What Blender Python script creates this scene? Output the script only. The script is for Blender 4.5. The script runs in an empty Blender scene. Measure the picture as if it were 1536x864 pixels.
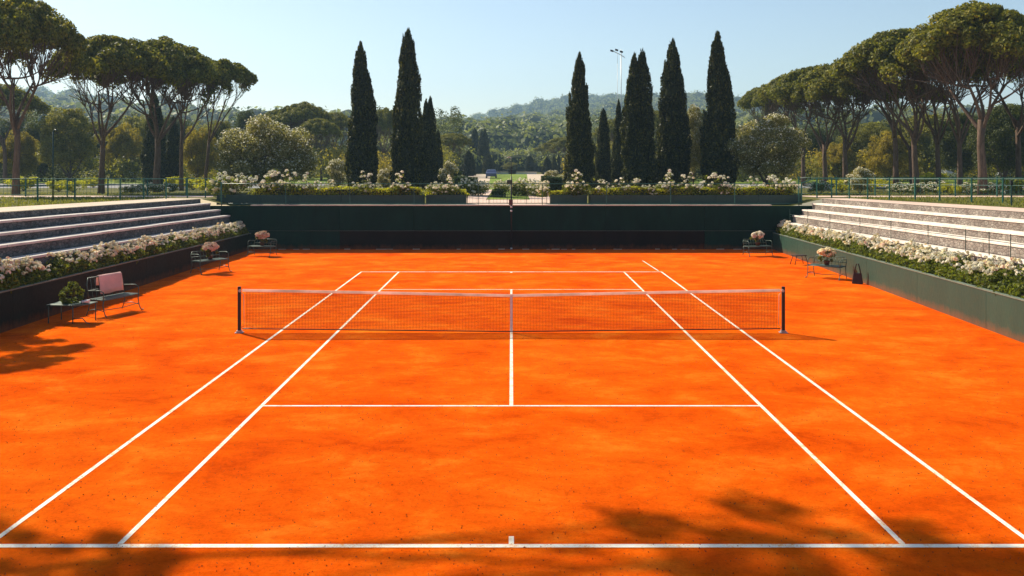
import bpy, math, random
import numpy as np
from mathutils import Vector, Matrix

C = bpy.data.collections.new("place"); bpy.context.scene.collection.children.link(C)
PI = math.pi
F = 1364.0            # focal length in photo pixels (1536 wide)
CAMZ, CAMY = 4.02, -21.4
def WX(px, D): return (px - 767.0) / F * D
def WY(D): return D + CAMY
def ztop(py, D): return CAMZ + (243.0 - py) / F * D

# ---------------------------------------------------------------- helpers
def tag(o, label=None, cat=None, group=None, kind=None):
    if label: o['label'] = label
    if cat: o['category'] = cat
    if group: o['group'] = group
    if kind: o['kind'] = kind
    return o
def empty(name, loc, rz=0.0, label=None, cat=None, group=None):
    o = bpy.data.objects.new(name, None); C.objects.link(o)
    o.empty_display_size = 0.2
    o.location = loc; o.rotation_euler = (0, 0, rz)
    return tag(o, label, cat, group)
def link(name, me, parent=None):
    o = bpy.data.objects.new(name, me); C.objects.link(o)
    if parent: o.parent = parent
    return o
def mesh_np(name, V, Fq, mats, midx=None, smooth=False):
    """V (n,3); Fq (m,4) or (m,3)."""
    V = np.asarray(V, dtype=np.float32); Fq = np.asarray(Fq, dtype=np.int32)
    me = bpy.data.meshes.new(name)
    k = Fq.shape[1]; m = Fq.shape[0]
    me.vertices.add(len(V)); me.vertices.foreach_set('co', V.ravel())
    me.loops.add(m * k); me.loops.foreach_set('vertex_index', Fq.ravel())
    me.polygons.add(m)
    me.polygons.foreach_set('loop_start', np.arange(0, m * k, k, dtype=np.int32))
    for mt in mats: me.materials.append(mt)
    if midx is not None: me.polygons.foreach_set('material_index', np.asarray(midx, dtype=np.int32))
    me.polygons.foreach_set('use_smooth', np.full(m, smooth))
    me.update(calc_edges=True); me.validate()
    return me
class MB:
    def __init__(s): s.v = []; s.f = []; s.m = []; s.sm = []; s.cur = 0; s.smooth = False
    def add(s, vs, fs):
        b = len(s.v); s.v += [tuple(v) for v in vs]
        for f in fs: s.f.append(tuple(b + i for i in f)); s.m.append(s.cur); s.sm.append(s.smooth)
    def box(s, x0, x1, y0, y1, z0, z1):
        s.add([(x0,y0,z0),(x1,y0,z0),(x1,y1,z0),(x0,y1,z0),(x0,y0,z1),(x1,y0,z1),(x1,y1,z1),(x0,y1,z1)],
              [(0,3,2,1),(4,5,6,7),(0,1,5,4),(1,2,6,5),(2,3,7,6),(3,0,4,7)])
    def hexa(s, p):   # 8 points: bottom 4, top 4
        s.add(p, [(0,3,2,1),(4,5,6,7),(0,1,5,4),(1,2,6,5),(2,3,7,6),(3,0,4,7)])
    def tube(s, pts, r, n=8, caps=True):
        pts = [Vector(p) for p in pts]; rs = r if isinstance(r, (list, tuple)) else [r] * len(pts)
        up = None; rings = []
        for i, p in enumerate(pts):
            t = (pts[min(i+1, len(pts)-1)] - pts[max(i-1, 0)])
            if t.length < 1e-9: t = Vector((0,0,1))
            t.normalize()
            if up is None: up = t.orthogonal().normalized()
            up = (up - t * up.dot(t))
            if up.length < 1e-6: up = t.orthogonal()
            up.normalize(); w = t.cross(up)
            rings.append([p + (up * math.cos(2*PI*k/n) + w * math.sin(2*PI*k/n)) * rs[i] for k in range(n)])
        vs = [v for rg in rings for v in rg]; fs = []
        for i in range(len(rings)-1):
            for k in range(n):
                a = i*n+k; b = i*n+(k+1) % n
                fs.append((a, b, b+n, a+n))
        sm = s.smooth; s.smooth = n > 4; s.add(vs, fs); 
        s.smooth = False
        if caps: s.add([], []); b = len(s.v) - len(vs); s.f.append(tuple(b+k for k in reversed(range(n)))); s.m.append(s.cur); s.sm.append(False); s.f.append(tuple(b+(len(rings)-1)*n+k for k in range(n))); s.m.append(s.cur); s.sm.append(False)
        s.smooth = sm
    def lathe(s, prof, n=16, c=(0,0,0)):
        vs = []; fs = []
        for r, z in prof:
            for k in range(n): vs.append((c[0]+r*math.cos(2*PI*k/n), c[1]+r*math.sin(2*PI*k/n), c[2]+z))
        for i in range(len(prof)-1):
            for k in range(n):
                a = i*n+k; b = i*n+(k+1) % n; fs.append((a, b, b+n, a+n))
        sm = s.smooth; s.smooth = True; s.add(vs, fs); s.smooth = sm
    def mesh(s, name, mats):
        me = bpy.data.meshes.new(name); me.from_pydata(s.v, [], s.f)
        for m in (mats if isinstance(mats, (list, tuple)) else [mats]): me.materials.append(m)
        me.polygons.foreach_set('material_index', s.m); me.polygons.foreach_set('use_smooth', s.sm)
        me.update(); return me
    def build(s, name, mats, parent=None, bevel=0):
        o = link(name, s.mesh(name, mats), parent)
        if bevel:
            b = o.modifiers.new('bevel', 'BEVEL'); b.width = bevel; b.segments = 2; b.limit_method = 'ANGLE'
        return o
def children(o): return [c for c in C.objects if c.parent == o]
def copy_tree(o, parent=None, kids=None):
    c = o.copy(); C.objects.link(c); c.parent = parent
    for ch in list(o.children): copy_tree(ch, c)
    return c
def place(root, loc, rz=0, sc=(1,1,1), label=None, cat=None, group=None, first=False):
    o = root if first else copy_tree(root)
    o.location = loc; o.rotation_euler = (0, 0, rz)
    o.scale = sc if isinstance(sc, (list, tuple)) else (sc,)*3
    return tag(o, label, cat, group)

# ---------------------------------------------------------------- materials
class NT:
    def __init__(s, name):
        s.m = bpy.data.materials.new(name); s.m.use_nodes = True
        s.nt = s.m.node_tree; s.nt.nodes.clear()
        s.out = s.n('ShaderNodeOutputMaterial')
    def n(s, t, **kw):
        nd = s.nt.nodes.new(t)
        for k, v in kw.items():
            if k in nd.inputs: nd.inputs[k].default_value = v
            else: setattr(nd, k, v)
        return nd
    def l(s, a, b): s.nt.links.new(a, b)
    def noise(s, scale, detail=6, rough=.6, vec=None, dist=0):
        t = s.n('ShaderNodeTexNoise'); t.inputs['Scale'].default_value = scale
        t.inputs['Detail'].default_value = detail; t.inputs['Roughness'].default_value = rough
        t.inputs['Distortion'].default_value = dist
        if vec: s.l(vec, t.inputs['Vector'])
        return t.outputs['Fac']
    def ramp(s, fac, stops):
        r = s.n('ShaderNodeValToRGB'); e = r.color_ramp.elements
        while len(e) < len(stops): e.new(.5)
        for i, (p, c) in enumerate(stops): e[i].position = p; e[i].color = (*c, 1) if len(c) == 3 else c
        s.l(fac, r.inputs['Fac']); return r.outputs['Color']
    def mix(s, fac, a, b, mode='MIX'):
        m = s.n('ShaderNodeMix', data_type='RGBA', blend_type=mode)
        for sock, v in ((m.inputs[0], fac), (m.inputs[6], a), (m.inputs[7], b)):
            if hasattr(v, 'links'): s.l(v, sock)
            elif isinstance(v, (int, float)): sock.default_value = v
            else: sock.default_value = (*v, 1)
        return m.outputs[2]
    def math(s, op, a, b=0.0):
        m = s.n('ShaderNodeMath', operation=op)
        for i, v in enumerate((a, b)):
            if hasattr(v, 'links'): s.l(v, m.inputs[i])
            else: m.inputs[i].default_value = v
        return m.outputs[0]
    def coord(s, scale=(1,1,1), kind='Object', obj=None, rot=(0,0,0)):
        if kind == 'World':
            tc = s.n('ShaderNodeNewGeometry').outputs['Position']
        else: tc = s.n('ShaderNodeTexCoord').outputs[kind]
        mp = s.n('ShaderNodeMapping'); mp.inputs['Scale'].default_value = scale; mp.inputs['Rotation'].default_value = rot
        s.l(tc, mp.inputs['Vector']); return mp.outputs['Vector']
    def bsdf(s, col, rough=.7, bump=None, bstr=.3, bdist=.02, metal=0, spec=.4, coat=0):
        b = s.n('ShaderNodeBsdfPrincipled')
        if hasattr(col, 'links'): s.l(col, b.inputs['Base Color'])
        else: b.inputs['Base Color'].default_value = (*col, 1)
        if hasattr(rough, 'links'): s.l(rough, b.inputs['Roughness'])
        else: b.inputs['Roughness'].default_value = rough
        b.inputs['Metallic'].default_value = metal; b.inputs['Specular IOR Level'].default_value = spec
        b.inputs['Coat Weight'].default_value = coat
        if bump is not None:
            bm = s.n('ShaderNodeBump'); bm.inputs['Strength'].default_value = bstr; bm.inputs['Distance'].default_value = bdist
            s.l(bump, bm.inputs['Height']); s.l(bm.outputs['Normal'], b.inputs['Normal'])
        s.l(b.outputs[0], s.out.inputs['Surface']); return b

def clay_mat():
    t = NT('red_clay')
    w = t.coord(kind='World'); ws = t.coord((.75, 1.0, 1), 'World')
    big = t.noise(.22, 5, .6, w, .6); mid = t.noise(.9, 9, .72, ws, .35); fine = t.noise(7, 9, .85, w); gr = t.noise(26, 8, .85, w)
    c = t.ramp(big, [(.30, (.70,.072,.002)), (.5, (.84,.116,.003)), (.68, (.95,.178,.008))])
    c2 = t.ramp(mid, [(.34, (.52,.042,.001)), (.46, (.80,.098,.002)), (.54, (.90,.140,.004)), (.66, (1.0,.255,.018))])
    c = t.mix(.62, c, c2)
    f = t.ramp(fine, [(.30, (.50,.36,.32)), (.44, (.9,.86,.84)), (.55, (1,1,1)), (.72, (1.1,1.4,2.0))])
    c = t.mix(.75, c, f, 'MULTIPLY')
    g = t.ramp(gr, [(.32, (.42,.26,.2)), (.46, (.96,.94,.92)), (.56, (1,1,1)), (.70, (1.15,1.6,2.6))])
    c = t.mix(.85, c, g, 'MULTIPLY')
    h = t.math('ADD', t.math('MULTIPLY', fine, .55), t.math('MULTIPLY', gr, .45))
    t.bsdf(c, .95, h, .9, .05, spec=.0); return t.m
def line_mat():
    t = NT('line_tape_white')
    w = t.coord(kind='World'); a = t.noise(3, 5, .8, w); b = t.noise(34, 6, .9, w)
    m = t.math('MULTIPLY', a, b)
    c = t.ramp(m, [(.17, (.90,.84,.71)), (.26, (.90,.76,.58)), (.33, (.84,.40,.14))])
    t.bsdf(c, .8, b, .2, .005, spec=.2); return t.m
def paint_mat(name, col, var=.25, rough=.5, streak=True, spec=.4, dirt=(.3,.2,.14), dirtamt=.35):
    t = NT(name); w = t.coord((1,1,.35) if streak else (1,1,1), 'World')
    a = t.noise(1.6, 6, .65, w, .5); b = t.noise(22, 4, .7, w)
    lo = tuple(v*(1-var) for v in col); hi = tuple(min(1, v*(1+var)) for v in col)
    c = t.ramp(a, [(.3, lo), (.7, hi)])
    d = t.ramp(t.noise(3.2, 7, .75, w, 1), [(.55, (0,0,0)), (.8, (dirtamt,)*3)])
    c = t.mix(d, c, dirt)
    sx = t.n('ShaderNodeSeparateXYZ'); t.l(t.n('ShaderNodeNewGeometry').outputs['Position'], sx.inputs[0])
    dust = t.math('SUBTRACT', t.math('MULTIPLY', t.noise(4, 7, .8, t.coord((1,1,.5),'World')), .55), sx.outputs[2])
    c = t.mix(t.ramp(dust, [(.05, (0,0,0)), (.34, (.55,.55,.55))]), c, (.30,.085,.025))
    r = t.ramp(b, [(.3, (rough-.1,)*3), (.7, (rough+.15,)*3)])
    t.bsdf(c, r, b, .12, .01, spec=spec); return t.m
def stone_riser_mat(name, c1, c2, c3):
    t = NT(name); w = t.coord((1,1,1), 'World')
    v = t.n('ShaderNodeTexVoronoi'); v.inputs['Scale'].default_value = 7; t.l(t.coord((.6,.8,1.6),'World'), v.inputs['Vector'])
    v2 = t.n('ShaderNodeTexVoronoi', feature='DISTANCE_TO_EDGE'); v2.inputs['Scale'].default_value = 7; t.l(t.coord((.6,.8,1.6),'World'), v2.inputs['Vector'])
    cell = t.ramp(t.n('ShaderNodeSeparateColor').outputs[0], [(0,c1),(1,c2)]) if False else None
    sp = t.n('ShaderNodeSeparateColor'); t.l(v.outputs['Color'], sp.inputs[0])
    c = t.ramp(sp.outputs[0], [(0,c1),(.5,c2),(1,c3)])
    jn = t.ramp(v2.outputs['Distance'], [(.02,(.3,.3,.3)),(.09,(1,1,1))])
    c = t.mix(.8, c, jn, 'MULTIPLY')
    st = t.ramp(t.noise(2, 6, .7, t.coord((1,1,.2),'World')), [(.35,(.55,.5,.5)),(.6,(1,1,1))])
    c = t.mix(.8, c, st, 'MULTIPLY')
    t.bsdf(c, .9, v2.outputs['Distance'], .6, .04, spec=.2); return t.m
def stone_mat(name, col, joint=0.0):
    t = NT(name); w = t.coord(kind='World')
    a = t.noise(1.3, 7, .7, w, .5); b = t.noise(30, 5, .75, w)
    c = t.ramp(a, [(.3, tuple(v*.68 for v in col)), (.5, col), (.75, tuple(min(1,v*1.18) for v in col))])
    g = t.ramp(b, [(.3, (.7,.66,.62)), (.5, (1,1,1))])
    c = t.mix(.5, c, g, 'MULTIPLY')
    if joint:
        sx = t.n('ShaderNodeSeparateXYZ'); t.l(t.n('ShaderNodeNewGeometry').outputs['Position'], sx.inputs[0])
        fr = t.math('FRACT', t.math('DIVIDE', sx.outputs[1], joint))
        j = t.math('LESS_THAN', fr, .008)
        c = t.mix(j, c, tuple(v*.25 for v in col))
    t.bsdf(c, .85, b, .3, .015, spec=.25); return t.m
def leaf_mat(name, c1, c2, trans=.3, objvar=.15, rough=.6, c3=None, tint=(1.5,1.45,.7)):
    t = NT(name)
    g = t.n('ShaderNodeNewGeometry'); oi = t.n('ShaderNodeObjectInfo')
    stops = [(0, c1), (1, c2)] if c3 is None else [(0, c1), (.8, c2), (1, c3)]
    c = t.ramp(g.outputs['Random Per Island'], stops)
    w = t.coord(kind='World')
    n = t.ramp(t.noise(.9, 4, .6, w), [(.3, (.62,.66,.6)), (.7, (1.2,1.16,1.1))])
    c = t.mix(.8, c, n, 'MULTIPLY')
    ov = t.ramp(oi.outputs['Random'], [(0, (1-objvar, 1-objvar*.6, 1-objvar)), (1, (1+objvar, 1+objvar*.8, 1))])
    c = t.mix(1.0, c, ov, 'MULTIPLY')
    b = t.bsdf(c, rough, spec=.18)
    tr = t.n('ShaderNodeBsdfTranslucent'); t.l(t.mix(1.0, c, tint, 'MULTIPLY'), tr.inputs['Color'])
    ms = t.n('ShaderNodeMixShader'); ms.inputs[0].default_value = trans
    t.l(b.outputs[0], ms.inputs[1]); t.l(tr.outputs[0], ms.inputs[2]); t.l(ms.outputs[0], t.out.inputs['Surface'])
    return t.m
def petal_mat(name, c1, c2, trans=.25): 
    return leaf_mat(name, c1, c2, trans, .05, .6, tint=(1,.98,.95))
def bark_mat(name, c1, c2):
    t = NT(name); o = t.coord((3,3,.7))
    a = t.noise(3, 7, .75, o, 1.2); b = t.noise(12, 5, .7, t.coord((1,1,.4)))
    c = t.ramp(a, [(.3, c1), (.65, c2)])
    t.bsdf(c, .95, b, .8, .06, spec=.1); return t.m
def grass_mat(name, c1, c2, c3):
    t = NT(name); w = t.coord(kind='World')
    c = t.ramp(t.noise(.35, 6, .65, w), [(.3, c1), (.55, c2), (.75, c3)])
    g = t.ramp(t.noise(18, 5, .8, w), [(.3, (.5,.5,.45)), (.6, (1.1,1.1,1))])
    c = t.mix(.7, c, g, 'MULTIPLY'); t.bsdf(c, .95, t.noise(25, 4, .8, w), .7, .05, spec=.1); return t.m
def simple(name, col, rough=.5, metal=0, spec=.4):
    t = NT(name); a = t.noise(9, 5, .7, t.coord())
    c = t.ramp(a, [(.3, tuple(v*.72 for v in col)), (.7, tuple(min(1, v*1.15) for v in col))])
    t.bsdf(c, rough, a, .1, .01, metal=metal, spec=spec); return t.m

M = {}
M['clay'] = clay_mat(); M['line'] = line_mat()
M['wall_green'] = paint_mat('wall_paint_green', (.004,.026,.017), .3, .6, spec=.06, dirt=(.014,.018,.013), dirtamt=.3)
M['wall_brown'] = paint_mat('wall_paint_brown', (.012,.007,.005), .3, .7, spec=.05, dirt=(.022,.012,.008), dirtamt=.3)
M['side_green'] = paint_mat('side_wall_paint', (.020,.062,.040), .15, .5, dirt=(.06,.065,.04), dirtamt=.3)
M['side_green_shaded'] = paint_mat('side_wall_paint_shaded', (.010,.019,.014), .2, .6, spec=.08, dirt=(.03,.02,.013), dirtamt=.3)  # side wall paint darkened to hold the shade of the left wall
M['side_cap'] = simple('side_cap', (.16,.20,.15), .5)
M['coping'] = stone_mat('coping_stone', (.50,.44,.36))
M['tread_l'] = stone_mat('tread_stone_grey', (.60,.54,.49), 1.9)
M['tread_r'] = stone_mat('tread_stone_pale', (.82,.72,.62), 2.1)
M['riser_l'] = stone_riser_mat('riser_stone_shaded', (.09,.10,.10), (.125,.13,.13), (.17,.17,.16))  # riser stone with the left side's cool shade put into its colour
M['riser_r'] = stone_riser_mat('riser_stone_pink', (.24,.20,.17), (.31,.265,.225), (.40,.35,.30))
M['path'] = stone_mat('path_beige', (.55,.44,.33)); M['paving'] = stone_mat('pink_paving', (.66,.48,.38))
M['road'] = stone_mat('grey_road', (.20,.20,.20))
M['grass'] = grass_mat('dry_grass', (.07,.075,.02), (.12,.12,.03), (.19,.17,.055))
M['lawn'] = grass_mat('lawn_green', (.13,.20,.025), (.19,.26,.04), (.26,.30,.06))
M['soil'] = stone_mat('soil', (.06,.04,.028))
M['rail'] = simple('rail_green', (.018,.105,.078), .4)
M['rail_dark'] = simple('rail_dark_green', (.012,.045,.035), .4)
M['iron'] = simple('iron_green', (.07,.12,.095), .45, .2)
M['post'] = simple('post_black', (.02,.018,.018), .4, .3)
M['net'] = simple('net_cord', (.02,.01,.008), .9, spec=.1)
M['tape'] = leaf_mat('net_tape', (.9,.80,.74), (.93,.84,.78), .5, 0, tint=(1,.95,.95))
M['towel'] = leaf_mat('towel_pink', (.85,.58,.54), (.88,.62,.57), .35, 0, tint=(1,1,1))
M['white'] = simple('white_paint', (.75,.73,.70), .5)
M['steel'] = simple('galvanised', (.42,.43,.44), .4, .6)
M['black'] = simple('rubber_black', (.012,.012,.013), .6)
M['glass'] = simple('car_glass', (.02,.025,.03), .1)
M['carblue'] = simple('car_blue', (.05,.07,.16), .3); M['cargrey'] = simple('car_grey', (.40,.42,.44), .3)
M['silhouette'] = simple('bench_shadow_dark', (.035,.02,.018), .8)  # dark tone for the bench shadows built as solids
M['terra'] = simple('pot_brown', (.10,.055,.03), .8)
M['bark'] = bark_mat('pine_bark', (.055,.036,.026), (.20,.135,.10))
M['bark2'] = bark_mat('grey_bark', (.05,.038,.028), (.14,.11,.085))
M['pine'] = leaf_mat('pine_needles', (.060,.070,.010), (.21,.21,.026), .38, .12, c3=(.32,.26,.04))
M['cyp'] = leaf_mat('cypress_needles', (.012,.020,.006), (.055,.062,.015), .25, .10, c3=(.16,.15,.03))
M['olive'] = leaf_mat('leaf_olive', (.10,.105,.022), (.27,.25,.055), .42, .15)
M['dark'] = leaf_mat('leaf_dark', (.030,.042,.012), (.10,.115,.025), .35, .15)
M['yellow'] = leaf_mat('leaf_yellow', (.15,.13,.018), (.40,.31,.045), .45, .12)
M['silver'] = leaf_mat('leaf_silver', (.11,.105,.035), (.33,.30,.12), .42, .08, c3=(.7,.62,.42))
M['hedge'] = leaf_mat('leaf_hedge', (.22,.24,.014), (.52,.50,.04), .5, .1)
M['hedged'] = leaf_mat('leaf_hedge_dark', (.02,.045,.016), (.05,.085,.025), .2, .1)
M['rose'] = leaf_mat('leaf_rose', (.055,.075,.012), (.22,.25,.03), .42, .1)
M['petal'] = petal_mat('petal_white', (.85,.80,.68), (.95,.90,.80), .4)
M['petalc'] = petal_mat('petal_cream', (.88,.74,.42), (.92,.84,.62))
M['petalp'] = petal_mat('petal_pink', (.86,.56,.40), (.92,.76,.62))
M['forest'] = leaf_mat('forest_leaf', (.10,.125,.035), (.26,.28,.08), .35, .05)
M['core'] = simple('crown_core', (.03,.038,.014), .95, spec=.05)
M['petalw'] = M['petal']; M['stem'] = simple('stem_green', (.06,.07,.03), .8)

# ---------------------------------------------------------------- foliage maths
def norm(a): return a / np.maximum(np.linalg.norm(a, axis=1, keepdims=True), 1e-9)
def randdir(n, rng): return norm(rng.normal(size=(n, 3)))
def quads(P, D, size, width, rng, mode='blade', jit=.5):
    """blade: long side along D; flat: face looks along D."""
    n = len(P); D = norm(D + jit * randdir(n, rng)); U = norm(np.cross(D, randdir(n, rng)))
    s = (size * rng.uniform(.65, 1.35, n))[:, None] * .5; w = (width * rng.uniform(.65, 1.35, n))[:, None] * .5
    A = D if mode == 'blade' else norm(np.cross(D, U)); B = U
    if mode == 'blade':
        V = np.stack([P - A*s - B*w*.6, P - A*s*.1 - B*w, P + A*s, P - A*s*.1 + B*w], 1)
    else:
        V = np.stack([P - A*s, P - B*w, P + A*s, P + B*w], 1)
    return V.reshape(-1, 3)
def leafobj(name, Vs, mats, midx=None):
    V = np.concatenate(Vs); n = len(V)//4
    if midx is None and len(Vs) > 1 and len(mats) > 1:
        midx = np.concatenate([np.full(len(v)//4, i) for i, v in enumerate(Vs)])
    return mesh_np(name, V, np.arange(4*n).reshape(n, 4), mats, midx)
def clumps(cs, rad, per, rng, size, width, up=.3, squash=.65, mode='blade', jit=.5, lo=.7):
    """cs (k,3), rad (k,) -> leaf vertex array"""
    k = len(cs); idx = np.repeat(np.arange(k), per)
    d = randdir(len(idx), rng); d[:, 2] += up; d = norm(d)
    r = rad[idx][:, None] * rng.uniform(lo, 1.08, (len(idx), 1))
    P = cs[idx] + d * r * np.array([1, 1, squash])
    dd = d.copy(); 
    return quads(P, dd, size, width, rng, mode, jit)

def curve(a, b, bend, n=5, rng=random):
    a = Vector(a); b = Vector(b); L = (b-a).length; out = []
    off = Vector((rng.uniform(-1,1), rng.uniform(-1,1), rng.uniform(-.5,.5))) * L * bend * .5
    for i in range(n+1):
        t = i/n; p = a.lerp(b, t) + off * math.sin(PI*t); p.z -= bend * L * .35 * math.sin(PI*t) ; out.append(p)
    return out

def make_pine(seed, H, R, T, fork=.42, lean=(0,0), tr=.24, ncl=115, per=290, nlimb=5, label=None):
    rg = random.Random(seed); rng = np.random.default_rng(seed)
    root = empty('pine_tree', (0,0,0))
    cx, cy = lean
    mb = MB()
    # crown clumps
    cs = []; rad = []
    for i in range(ncl):
        u = (i + .5)/ncl; r = R * math.sqrt(u) * .93 * rg.uniform(.9, 1.06); th = i * 2.39996 + rg.uniform(-.3, .3)
        r *= 1 + .10*math.sin(3*th+seed)+.06*math.sin(7*th)
        cr = R * rg.uniform(.09, .185)
        z = H - cr*.6 - T * .72 * (r/R)**2.0 + rg.uniform(-.14, .06)*T
        cs.append((cx + r*math.cos(th), cy + r*math.sin(th), z)); rad.append(cr)
    top = len(cs)
    for i in range(int(ncl*.55)):
        u = (i + .5)/(ncl*.55); r = R * math.sqrt(u) * .8; th = i * 2.39996 + 1.0
        cr = R * rg.uniform(.09, .17)
        z = H - T*.42 - T * .42 * (r/R)**2 + rg.uniform(-.14, .06)*T
        cs.append((cx + r*math.cos(th), cy + r*math.sin(th), z)); rad.append(cr)
    CS = np.array(cs); RD = np.array(rad)
    # trunk
    fz = H * fork; fx, fy = cx*fork*.6, cy*fork*.6
    tp = [(0,0,-.3), (fx*.1,fy*.1,fz*.3), (fx*.5+rg.uniform(-.1,.1),fy*.5,fz*.65), (fx,fy,fz)]
    mb.tube(tp, [tr*1.15, tr*.85, tr*.74, tr*.66], 10)
    limbs = []
    zc = H - T*1.05
    for k in range(nlimb):
        th = 2*PI*k/nlimb + rg.uniform(-.4, .4); q = R * rg.uniform(.25, .45)
        st = Vector((fx, fy, fz)) - Vector((0,0, rg.uniform(0,.10)*H))
        st.x = fx * st.z/fz; st.y = fy * st.z/fz
        e = Vector((cx*.85 + q*math.cos(th), cy*.85 + q*math.sin(th), fz + (zc-fz)*rg.uniform(.62,.85)))
        c = curve(st, e, .16, 6, rg); c[0] = st
        r0 = tr * rg.uniform(.36,.52); mb.tube(c, [r0*(1-.5*i/6) for i in range(7)], 7)
        ends = []
        for j in range(4):
            th2 = th + rg.uniform(-.75, .75); q2 = R * rg.uniform(.35, .75)
            e2 = Vector((cx + q2*math.cos(th2), cy + q2*math.sin(th2), zc - T*.1 - T*.25*(q2/R)**2 + rg.uniform(-.1,.2)*T))
            c2 = curve(c[rg.choice((4,5,6))], e2, .12, 5, rg); r1 = r0*.45
            mb.tube(c2, [r1*(1-.5*i/5) for i in range(6)], 6); ends.append(c2); limbs.append((e2, c2, r1))
    for p in cs:
        pv = Vector(p); best = min(limbs, key=lambda t: (t[0]-pv).length)
        src = best[1][rg.choice((2,3,4,5))]
        c = curve(src, pv, .10, 3, rg); mb.tube(c, [best[2]*.45, best[2]*.4, best[2]*.3, best[2]*.18], 4, False)
    mb.build('trunk', M['bark'], root)
    v1 = clumps(CS[:top], RD[:top], per, rng, .21, .12, .45, .80, 'flat', .75, .6)
    v2 = clumps(CS[top:], RD[top:], int(per*.6), rng, .21, .12, .2, .65, 'flat', .75, .55)
    link('crown', leafobj('pine_crown', [v1, v2], [M['pine']]), root)
    return root

def make_cypress(seed, H=9.0, W=1.0, spires=((0,0,1.0),), npl=420, per=55):
    rng = np.random.default_rng(seed); root = empty('cypress_tree', (0,0,0))
    mb = MB(); mb.tube([(0,0,-.2),(0,0,H*.25)], [.16,.12], 8); mb.build('trunk', M['bark2'], root)
    Vs = []; core = MB()
    for (sx, sy, hs) in spires:
        h = H*hs; w = W if len(spires) == 1 else W*.80
        def prof(t): return w * np.clip((t/.05), 0, 1)**.5 * (1 - np.clip(t-.12, 0, 1)/.88)**.46 * (1 - .10*np.clip((.35-t)/.35,0,1))
        n = int(npl*hs); t = rng.uniform(0, 1, n)**1.15; th = rng.uniform(0, 2*PI, n)
        rr = prof(t) * (1 + .10*np.sin(3*th + 9*t + seed) + .07*np.sin(5*th - 14*t)) * rng.uniform(.78, 1.13, n)
        bx = sx * np.minimum(1, .35 + t*1.2); by = sy * np.minimum(1, .35+t*1.2)
        c = np.stack([bx + rr*np.cos(th), by + rr*np.sin(th), .25 + t*(h-.5)], 1)
        idx = np.repeat(np.arange(n), per); d = randdir(len(idx), rng); 
        pr = np.interp(t, [0,.7,1], [.20,.16,.07])[idx][:, None]; ph = rng.uniform(.35,.65,n)[idx][:, None]
        P = c[idx] + d*np.concatenate([pr*.8, pr*.8, ph*.85], 1) * rng.uniform(.5, 1.0, (len(idx),1))
        D = d * .6 + np.array([0,0,1.1]); 
        hf = len(P)//2; Vs.append(quads(P[::2], D[::2], .19, .075, rng, 'blade', .35)); Vs.append(quads(P[1::2], d[1::2]+np.array([0,0,.35]), .15, .11, rng, 'flat', .55))
        # tip wisps
        m = 160; P = np.stack([sx + rng.normal(0,.05,m), sy + rng.normal(0,.05,m), h - rng.uniform(-.15,.9,m)], 1)
        Vs.append(quads(P, np.tile([0,0,1.],(m,1)), .3, .06, rng, 'blade', .15))
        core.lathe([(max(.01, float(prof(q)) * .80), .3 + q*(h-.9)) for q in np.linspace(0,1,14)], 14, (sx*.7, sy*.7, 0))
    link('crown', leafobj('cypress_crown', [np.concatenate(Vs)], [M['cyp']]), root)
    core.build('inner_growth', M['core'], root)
    return root

def make_broadleaf(seed, mat, H=8, R=3.2, base=.22, per=260, ncl=95, lsize=.20, flowers=0, trunkr=.16, pm=None, bark='bark2', name='broadleaf_tree', squash=.8):
    rg = random.Random(seed); rng = np.random.default_rng(seed); root = empty(name, (0,0,0))
    mb = MB(); fz = H*base*.9
    mb.tube([(0,0,-.2),(.05,0,fz*.5),(0,.05,fz)], [trunkr*1.3, trunkr, trunkr*.85], 8)
    cz = H*(base + (1-base)*.5); a = (H*(1-base))*.5
    cs = []; rad = []
    for i in range(ncl):
        d = randdir(1, rng)[0]; q = rg.uniform(.25, 1)**.45
        cr = R*rg.uniform(.16,.28); 
        wob = 1 + .16*math.sin(3*math.atan2(d[1], d[0]) + seed) + .12*math.sin(5*d[2]+seed*2)
        p = (d[0]*q*(R-cr*.7)*wob, d[1]*q*(R-cr*.7)*wob, cz + d[2]*q*(a-cr*.5)*(1 if d[2] > 0 else .85))
        cs.append(p); rad.append(cr)
    nl = 6; ends = []
    for k in range(nl):
        th = 2*PI*k/nl + rg.uniform(-.3,.3); e = Vector((R*.5*math.cos(th), R*.5*math.sin(th), cz + rg.uniform(-.3,.35)*a))
        c = curve((0,0,fz*rg.uniform(.75,1)), e, .14, 5, rg); mb.tube(c, [trunkr*.55*(1-.6*i/5) for i in range(6)], 6); ends.append(c)
    for p in cs[::2]:
        pv = Vector(p); c = min(ends, key=lambda c: (c[-1]-pv).length)
        mb.tube(curve(c[rg.choice((3,4,5))], pv, .1, 3, rg), [trunkr*.18, trunkr*.14, trunkr*.1, trunkr*.05], 4, False)
    mb.build('trunk', M[bark], root)
    CS = np.array(cs); RD = np.array(rad)
    v = clumps(CS, RD, per, rng, lsize, lsize*.6, .25, squash, 'flat', .8)
    link('crown', leafobj(name+'_crown', [v], [M[mat]]), root)
    if flowers:
        out = norm(CS - np.array([0,0,cz])); w = np.linalg.norm((CS-np.array([0,0,cz]))/np.array([R,R,a]), axis=1)
        sel = np.where(w > .5)[0]; 
        v = clumps(CS[sel], RD[sel]*1.08, flowers, rng, .11, .09, .8, squash, 'flat', 1.0, .9)
        link('blossom', leafobj(name+'_blossom', [v], [M[pm or 'petal']]), root)
    return root

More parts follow.
